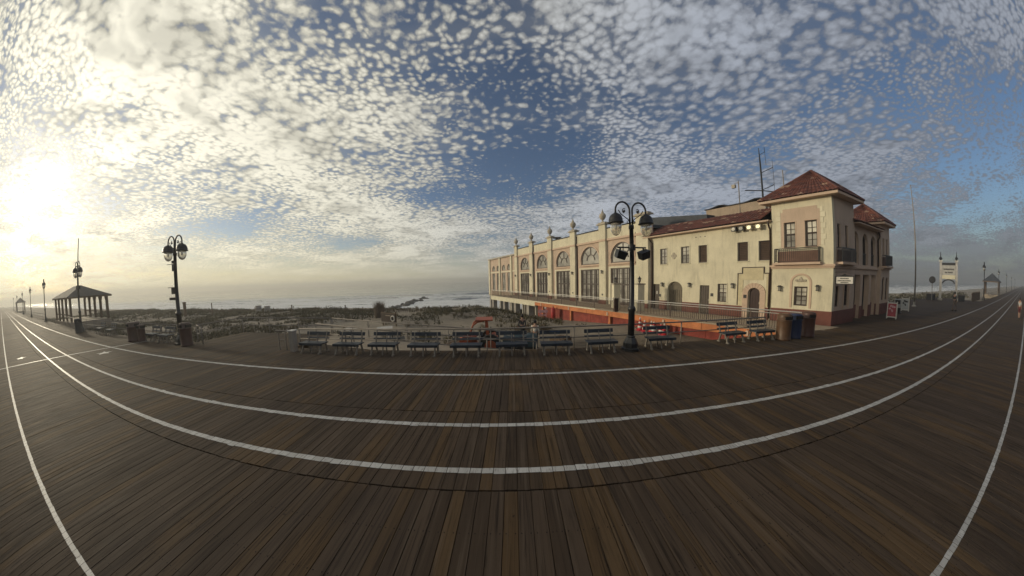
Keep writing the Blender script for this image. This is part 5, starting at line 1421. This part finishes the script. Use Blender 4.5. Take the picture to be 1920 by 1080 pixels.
# ================================================================== PEOPLE
def person(label, loc, rz, shirt, legs, pose='walk', hat=None, ht=1.72, bare=False):
    t_ = thing('person', label, 'person', loc, rz, None)
    k = ht / 1.75; st = .20 if pose == 'walk' else .04
    J = dict(pel=(0, 0, .95), sp=(0, .01, 1.18), ch=(0, .01, 1.38), nk=(0, 0, 1.52), hd=(0, -.01, 1.62), tp=(0, -.01, 1.75))
    J.update(hl=(-.09, 0, .92), kl=(-.10, -st * .6, .50), al=(-.10, -st * .7 + .02, .09), tl=(-.10, -st * .7 - .14, .04),
             hr=(.09, 0, .92), kr=(.10, st * .35, .50), ar=(.10, st + .05, .11), tr=(.10, st - .08, .04),
             sl=(-.19, .01, 1.42), el=(-.24, st * .5, 1.15), wl=(-.25, st * .4 - .1, .92), fl=(-.25, st * .4 - .14, .80),
             sr=(.19, .01, 1.42), er=(.24, -st * .5, 1.15), wr=(.25, -st * .9 - .08, .94), fr=(.25, -st * .95 - .12, .82))
    E_ = [('pel', 'sp'), ('sp', 'ch'), ('ch', 'nk'), ('nk', 'hd'), ('hd', 'tp'), ('pel', 'hl'), ('hl', 'kl'), ('kl', 'al'), ('al', 'tl'), ('pel', 'hr'), ('hr', 'kr'), ('kr', 'ar'), ('ar', 'tr'),
          ('ch', 'sl'), ('sl', 'el'), ('el', 'wl'), ('wl', 'fl'), ('ch', 'sr'), ('sr', 'er'), ('er', 'wr'), ('wr', 'fr')]
    Rd = dict(pel=.145, sp=.125, ch=.145, nk=.055, hd=.085, tp=.075, hl=.10, kl=.06, al=.042, tl=.035, hr=.10, kr=.06, ar=.042, tr=.035, sl=.06, el=.043, wl=.033, fl=.036, sr=.06, er=.043, wr=.033, fr=.036)
    def skin(name, keys, m, grow, parent, trim=None):
        ed = [(a, c) for a, c in E_ if a in keys and c in keys]
        ks = list(dict.fromkeys([q for e in ed for q in e]))
        me = bpy.data.meshes.new(name); me.from_pydata([tuple(q * k for q in (trim or {}).get(n_, J[n_])) for n_ in ks], [(ks.index(a), ks.index(c)) for a, c in ed], [])
        me.materials.append(m)
        o = bpy.data.objects.new(name, me); COL.objects.link(o); o.parent = parent
        md = o.modifiers.new('skin', 'SKIN'); md.use_smooth_shade = True
        sv = me.skin_vertices[0].data
        for i, n_ in enumerate(ks):
            r = Rd[n_] * k * grow; f = .72 if n_ in ('pel', 'sp', 'ch') else 1.0
            sv[i].radius = (r, r * f); sv[i].use_root = (i == 0)
        o.modifiers.new('sub', 'SUBSURF').levels = 1; o.modifiers['sub'].render_levels = 1
        return o
    skin('body', set(J), M_SKIN, 1.0, t_)
    skin('shirt', {'pel', 'sp', 'ch', 'sl', 'sr', 'el', 'er', 'wl', 'wr'} if not bare else {'pel', 'sp', 'ch', 'sl', 'sr', 'el', 'er'}, shirt, 1.14, t_)
    skin('trousers', {'pel', 'hl', 'hr', 'kl', 'kr', 'al', 'ar'} if not bare else {'pel', 'hl', 'hr', 'kl', 'kr'}, legs, 1.20, t_)
    b = MB(); b.lathe([(.05, 1.60 * k), (.095 * k, 1.63 * k), (.102 * k, 1.70 * k), (.085 * k, 1.78 * k), (.03, 1.815 * k)], (0, .012, 0), 12); b.build('cap' if hat else 'hair', hat or M_HAIR, t_, True)
    for s in (-1, 1):
        b = MB(); yy = J['al' if s < 0 else 'ar'][1]; b.prism([(yy - .17, .0), (yy + .08, .0), (yy + .08, .09), (yy - .05, .10), (yy - .17, .05)], lambda y, z, d_: (d_, y, z), s * .10 - .045, s * .10 + .045); o = b.build('shoe', M_DARK, t_); fix_normals(o)
    return t_
person('person in dark clothes walking along the boardwalk before the arch sign', (40.4, 8.75, 0), rad(70), M_SLATE, M_TAUPE, ht=1.72)
person('jogger in pale shirt and red shorts at the far right edge', (41.4, .75, 0), rad(95), M_GREYBOX, M_REDCLOTH, bare=True)
px, py = .72, 14.4
person('person in white shirt and dark cap standing in the sandy lot', (px + .55, py, gz(px + .55, py)), rad(160), M_WHITE, M_SLATE, 'stand', M_DARK)
person('person in dark jacket standing in the lot beside the white-shirted one', (px - .15, py + 2.2, gz(px - .15, py + 2.2)), rad(200), M_SLATE, M_SLATE, 'stand', ht=1.78)
px, py = -5.75, 52.0
person('distant dark figure standing on the sand at the pier end', (px, py, gz(px, py)), rad(120), M_SLATE, M_SLATE, 'stand')
# ================================================================== SHOPS, unseen, added behind the camera to shade the pier front
g = random.Random(77)
sx0 = -112.0
shop_c = [(.36, .33, .28), (.30, .22, .17), (.26, .28, .29), (.38, .31, .22), (.24, .20, .18), (.33, .30, .27), (.28, .25, .20)]
shop_n = ['pale grey', 'brick brown', 'slate grey', 'sandy', 'dark brown', 'stone coloured', 'khaki']
for k in range(7):
    wd = 33.0; hh = g.uniform(8.0, 10.5); m = mat('shopfront_paint_' + shop_n[k].replace(' ', '_'), shop_c[k], .8, .1, 1.0, dirt=.3)
    t_ = thing('shop', shop_n[k] + ' two-storey shopfront block added out of view to shade the pier front', 'building', (sx0 + k * (wd + .3), -14.3, 0), 0, 'unseen shops added for shade')
    b = MB(); b.box(0, wd, -12, -.3, -.3, hh); b.build('wall', m, t_)
    b = MB(); b.box(-.05, wd + .05, -12.2, .1, hh + .002, hh + .5); b.build('parapet', M_STONE, t_)
    for j in range(5):
        x = 1.5 + j * 6.4
        b = MB(); b.box(x, x + 4.6, -.299, -.2, .4, 3.0); f = b.build('shop_window', M_WFRAME, t_)
        b = MB(); b.box(x + .1, x + 4.5, -.199, -.18, .5, 2.9); b.build('pane', M_GLASS, f)
        b = MB(); b.box(x + 1.2, x + 3.0, -.299, -.2, 5.0, 6.8); f = b.build('window', M_WFRAME, t_)
        b = MB(); b.box(x + 1.3, x + 2.9, -.199, -.18, 5.1, 6.7); b.build('pane', M_GLASS, f)
        b = MB(); b.add([(x - .2, -.29, 4.1), (x + 4.8, -.29, 4.1), (x + 4.8, 1.3, 3.3), (x - .2, 1.3, 3.3), (x - .2, -.29, 4.05), (x + 4.8, -.29, 4.05), (x + 4.8, 1.3, 3.2), (x - .2, 1.3, 3.2)], [(0, 3, 2, 1), (4, 5, 6, 7), (0, 1, 5, 4), (2, 3, 7, 6), (0, 4, 7, 3), (1, 2, 6, 5)])
        b.build('awning', M_SLATE if j % 2 else M_REDCLOTH, t_)
# ================================================================== BEACH THINGS
# ---- rock jetty
rocks = thing('rock_jetty', 'line of dark rocks running out into the breaking waves', 'jetty', (-32, 62, -4))
g = random.Random(21)
ico = [];
for k in range(5):
    import bmesh
    bm = bmesh.new(); bmesh.ops.create_icosphere(bm, subdivisions=2, radius=1.0)
    for v in bm.verts:
        n_ = 1 + .38 * mnoise.noise(v.co * 1.3 + Vector((k * 9.1, 0, 0))) + .12 * mnoise.noise(v.co * 3.1 + Vector((k * 3.1, 4, 0))); v.co *= n_
    me = bpy.data.meshes.new('rock'); bm.to_mesh(me); bm.free(); me.materials.append(M_ROCK); ico.append(me)
for k in range(38):
    s = k / 45; x = -31.5 - 4.6 * s + g.uniform(-1.2, 1.2) ; y = 61 + 41 * s + g.uniform(-1.0, 1.0)
    if .80 < s < .90: continue
    o = link('rock', ico[k % 5], rocks, (x + 32, y - 62, g.uniform(-.35, .15)))
    sc_ = g.uniform(.6, 1.15); o.scale = (sc_ * 1.3, sc_, sc_ * .7); o.rotation_euler = (g.uniform(-.4, .4), g.uniform(-.4, .4), g.uniform(0, 6))
# ---- vegetation
def blades(b, g, x, y, z, n, h, spread, w_):
    for _ in range(n):
        a = g.uniform(0, 2 * pi); r = g.uniform(0, spread * .35); bx0, by0 = x + r * cos(a), y + r * sin(a)
        a2 = a + g.uniform(-.8, .8); l = h * g.uniform(.6, 1.1); lean = g.uniform(.15, .9) * spread
        p1 = (bx0 + cos(a2) * lean * .4, by0 + sin(a2) * lean * .4, z + l * .62); p2 = (bx0 + cos(a2) * lean, by0 + sin(a2) * lean, z + l)
        nx_, ny_ = -sin(a2) * w_, cos(a2) * w_
        b.add([(bx0 - nx_, by0 - ny_, z - .03), (bx0 + nx_, by0 + ny_, z - .03), (p1[0] + nx_ * .8, p1[1] + ny_ * .8, p1[2]), (p1[0] - nx_ * .8, p1[1] - ny_ * .8, p1[2]), p2], [(0, 1, 2, 3), (3, 2, 4)])
def leafs(b, g, x, y, z, n, r, h, s_):
    for _ in range(n):
        a = g.uniform(0, 2 * pi); q_ = sqrt(g.random()) * r; zz = z + h * g.random() * (1 - .6 * (q_ / r) ** 2)
        c_ = Vector((x + q_ * cos(a), y + q_ * sin(a), zz)); t1 = Vector((g.uniform(-1, 1), g.uniform(-1, 1), g.uniform(-.6, .9))).normalized() * s_ * g.uniform(.6, 1.4)
        t2 = t1.cross(Vector((g.uniform(-1, 1), g.uniform(-1, 1), g.uniform(-1, 1)))).normalized() * s_ * .55
        b.add([c_ - t1, c_ + t2, c_ + t1, c_ - t2], [(0, 1, 2, 3)])
g = random.Random(5)
gr = MB(); sh = MB(); cnt = 0
while cnt < 9500:
    y = g.uniform(12.9, 38); x = g.uniform(-95, 6) if g.random() < .86 else g.uniform(30, 120)
    u, v = UV(x, y)
    if u > -6.2 and v > -3 and u < 20: continue
    if -3.5 < x < 7 and y < 19.5 + 2 * fbm(x, y, .3): continue
    if -19 < x <= -3.5 and y < 15.2 + 1.2 * fbm(x, y, .3): continue
    if x > 30 and y < 17.9: continue
    den_ = fbm(x, y, .16, 3, 7.7) + .9 * fbm(x, y, .75, 2, 3.3) + (.25 if y > 25 else 0) + (.25 if x < -20 else 0) + (.32 if -16 < x < 2 and y < 27 else 0)
    if den_ < g.uniform(-.05, .6): continue
    z = hsand(x, y); cnt += 1
    if g.random() < (.62 if y > 25 or x < -22 else .42): leafs(sh, g, x, y, z, 15, g.uniform(.25, .75), g.uniform(.15, .48), .085)
    else: blades(gr, g, x, y, z, 12, g.uniform(.25, .6), .38, .017)
gr.build('dune_grass', M_GRASS, kind='stuff'); sh.build('dune_scrub', M_SHRUB, kind='stuff')
# taller shrubs one can pick out along the crest
for k, (x, y, r, h_, l) in enumerate(((-19.5, 28, .8, 1.0, 'dark rounded shrub on the dune crest left of the tall reed clump'), (-24.5, 29, .9, 1.0, 'dark rounded shrub on the dune crest, farther left of the reeds'), (-8.6, 30.5, .8, 1.0, 'dark spiky shrub on the dune crest midway to the pier'), (-6.2, 30, .6, .7, 'small dark shrub on the crest next to the spiky one'), (-30, 30, 1.0, .9, 'low wide shrub on the dune crest near the trash drums'))):
    t_ = thing('shrub', l, 'shrub', (x, y, hsand(x, y)), 0, 'shrubs on the dune crest')
    b = MB(); leafs(b, g, 0, 0, 0, 260, r, h_, .09); b.build('crown', M_SHRUB, t_)
    b = MB()
    for j in range(5): b.tube([(0, 0, -.05), (r * .3 * cos(j * 1.3), r * .3 * sin(j * 1.3), h_ * .4), (r * .6 * cos(j * 1.3), r * .6 * sin(j * 1.3), h_ * .75)], [.02, .014, .006], 5)
    b.build('stem', M_WOOD, t_)
x, y = -15.6, 26.4
t_ = thing('reed_clump', 'tall dry reed clump standing alone on the dune crest', 'plant', (x, y, hsand(x, y)))
b = MB(); g2 = random.Random(2)
for _ in range(620):
    a = g2.uniform(0, 2 * pi); r = g2.uniform(0, .6); l = g2.uniform(1.1, 2.05); ln = g2.uniform(.05, .55)
    bx0, by0 = r * cos(a), r * sin(a); p1 = (bx0 + ln * .3 * cos(a), by0 + ln * .3 * sin(a), l * .6); p2 = (bx0 + ln * cos(a), by0 + ln * sin(a), l)
    nx_, ny_ = -sin(a) * .013, cos(a) * .013
    b.add([(bx0 - nx_, by0 - ny_, -.05), (bx0 + nx_, by0 + ny_, -.05), (p1[0] + nx_, p1[1] + ny_, p1[2]), (p1[0] - nx_, p1[1] - ny_, p1[2]), p2], [(0, 1, 2, 3), (3, 2, 4)])
b.build('blades', M_REED, t_)
# driftwood-like brush heap between lot and pier
t_ = thing('brush_heap', 'untidy heap of cut brush in front of the pier columns', 'brush', (1.6, 19.6, gz(1.6, 19.6)))
b = MB()
for _ in range(260):
    a = g2.uniform(0, 2 * pi); r = sqrt(g2.random()) * 1.5; z = g2.uniform(0, .8) * (1 - r / 1.8); a3 = g2.uniform(0, 2 * pi); L_ = g2.uniform(.2, .6)
    b.bar((r * cos(a), r * .7 * sin(a), z), (r * cos(a) + L_ * cos(a3), r * .7 * sin(a) + L_ * sin(a3), z + g2.uniform(-.1, .25)), .025, .025)
o = b.build('sticks', M_WOOD, t_); o['kind'] = 'stuff'
b = MB(); leafs(b, g2, 0, 0, 0, 200, 1.4, .7, .09); b.build('leaves', M_SHRUB, t_)
# trash drums and posts on the dunes
for k, (x, y, l) in enumerate(((-40.5, 31.6, 'left one of the grey drums standing on the dune crest'), (-38.6, 31.6, 'right one of the grey drums standing on the dune crest'))):
    t_ = thing('beach_drum', l, 'drum', (x, y, hsand(x, y) - .05), 0, 'drums on the dune crest')
    b = MB(); b.lathe([(.42, 0), (.42, .35), (.45, .37), (.42, .39), (.42, .75), (.45, .77), (.42, .79), (.42, 1.05)], n=14); b.build('drum', M_CONC, t_, True)
    b = MB(); b.tube([(.42 * cos(2 * pi * j / 14), .42 * sin(2 * pi * j / 14), 1.14) for j in range(15)], .05, 6); b.build('rim', M_GALV, t_)
for k, (x, y, hh, r, l) in enumerate(((-50.5, 26.5, 2.0, .22, 'stout dark post on the dune behind the left lamp'), (-48.5, 29.5, 1.9, .07, 'thin stake on the dune right of the left lamp'), (-33.5, 31.5, .9, .08, 'short stake on the dune crest right of the drums'), (-24, 31.5, .8, .07, 'short stake on the dune crest above the end post'))):
    t_ = thing('beach_post', l, 'post', (x, y, hsand(x, y)), 0, 'posts along the dunes')
    b = MB(); b.tube([(0, 0, -.2), (0, 0, hh)], r, 8); b.build('shaft', M_WOOD, t_)
    b = MB(); b.lathe([(r * 1.1, 0), (r * 1.25, .05), (r * 1.25, .16), (r * .5, .22)], (0, 0, hh), 8); b.build('cap', M_WOOD, t_)
# low sand fence along the crest
t_ = thing('sand_fence', 'long low dark sand fence along the seaward dune crest', 'fence', (-60, 33.0, 0))
b = MB()
for k in range(170):
    x = k * .28; z = hsand(-60 + x, 33.0); b.box(x, x + .06, -.015, .015, z - .1, z + .55)
o = b.build('lath', M_WOOD, t_); o['kind'] = 'stuff'
for k in range(12):
    x = k * 4.2; z = hsand(-60 + x, 33.0); b = MB(); b.tube([(x, .05, z - .3), (x, .05, z + .8)], .05, 6); b.build('post', M_WOOD, t_)
# dark hedge far right beyond the arch
t_ = thing('hedge', 'long dark hedge on the dune behind the arch sign', 'hedge', (80, 22, hsand(80, 22)))
b = MB(); g3 = random.Random(12)
for k in range(60):
    leafs(b, g3, -22 + k * .9, g3.uniform(-1, 1), -.2, 36, 1.2, g3.uniform(1.3, 2.0), .22)
b.build('foliage', M_SHRUB, t_)
b = MB()
for k in range(14): b.tube([(-21 + k * 3.8, 0, -.3), (-21 + k * 3.8 + .2, .1, 1.0)], [.05, .03], 5)
b.build('stems', M_WOOD, t_)['kind'] = 'stuff'

# ================================================================== HAZE
hb = MB(); hb.box(-1480, 1480, -1480, 1480, -6.5, 15.0)
hz_ = hb.build('haze', None, kind='stuff')
hm = bpy.data.materials.new('sea_haze'); hm.use_nodes = True
hm.node_tree.nodes.clear()
ho = hm.node_tree.nodes.new('ShaderNodeOutputMaterial'); hv = hm.node_tree.nodes.new('ShaderNodeVolumePrincipled')
hv.inputs['Color'].default_value = (.93, .92, .88, 1); hv.inputs['Density'].default_value = .0016; hv.inputs['Anisotropy'].default_value = .35
hm.node_tree.links.new(hv.outputs[0], ho.inputs['Volume'])
hz_.data.materials.append(hm)
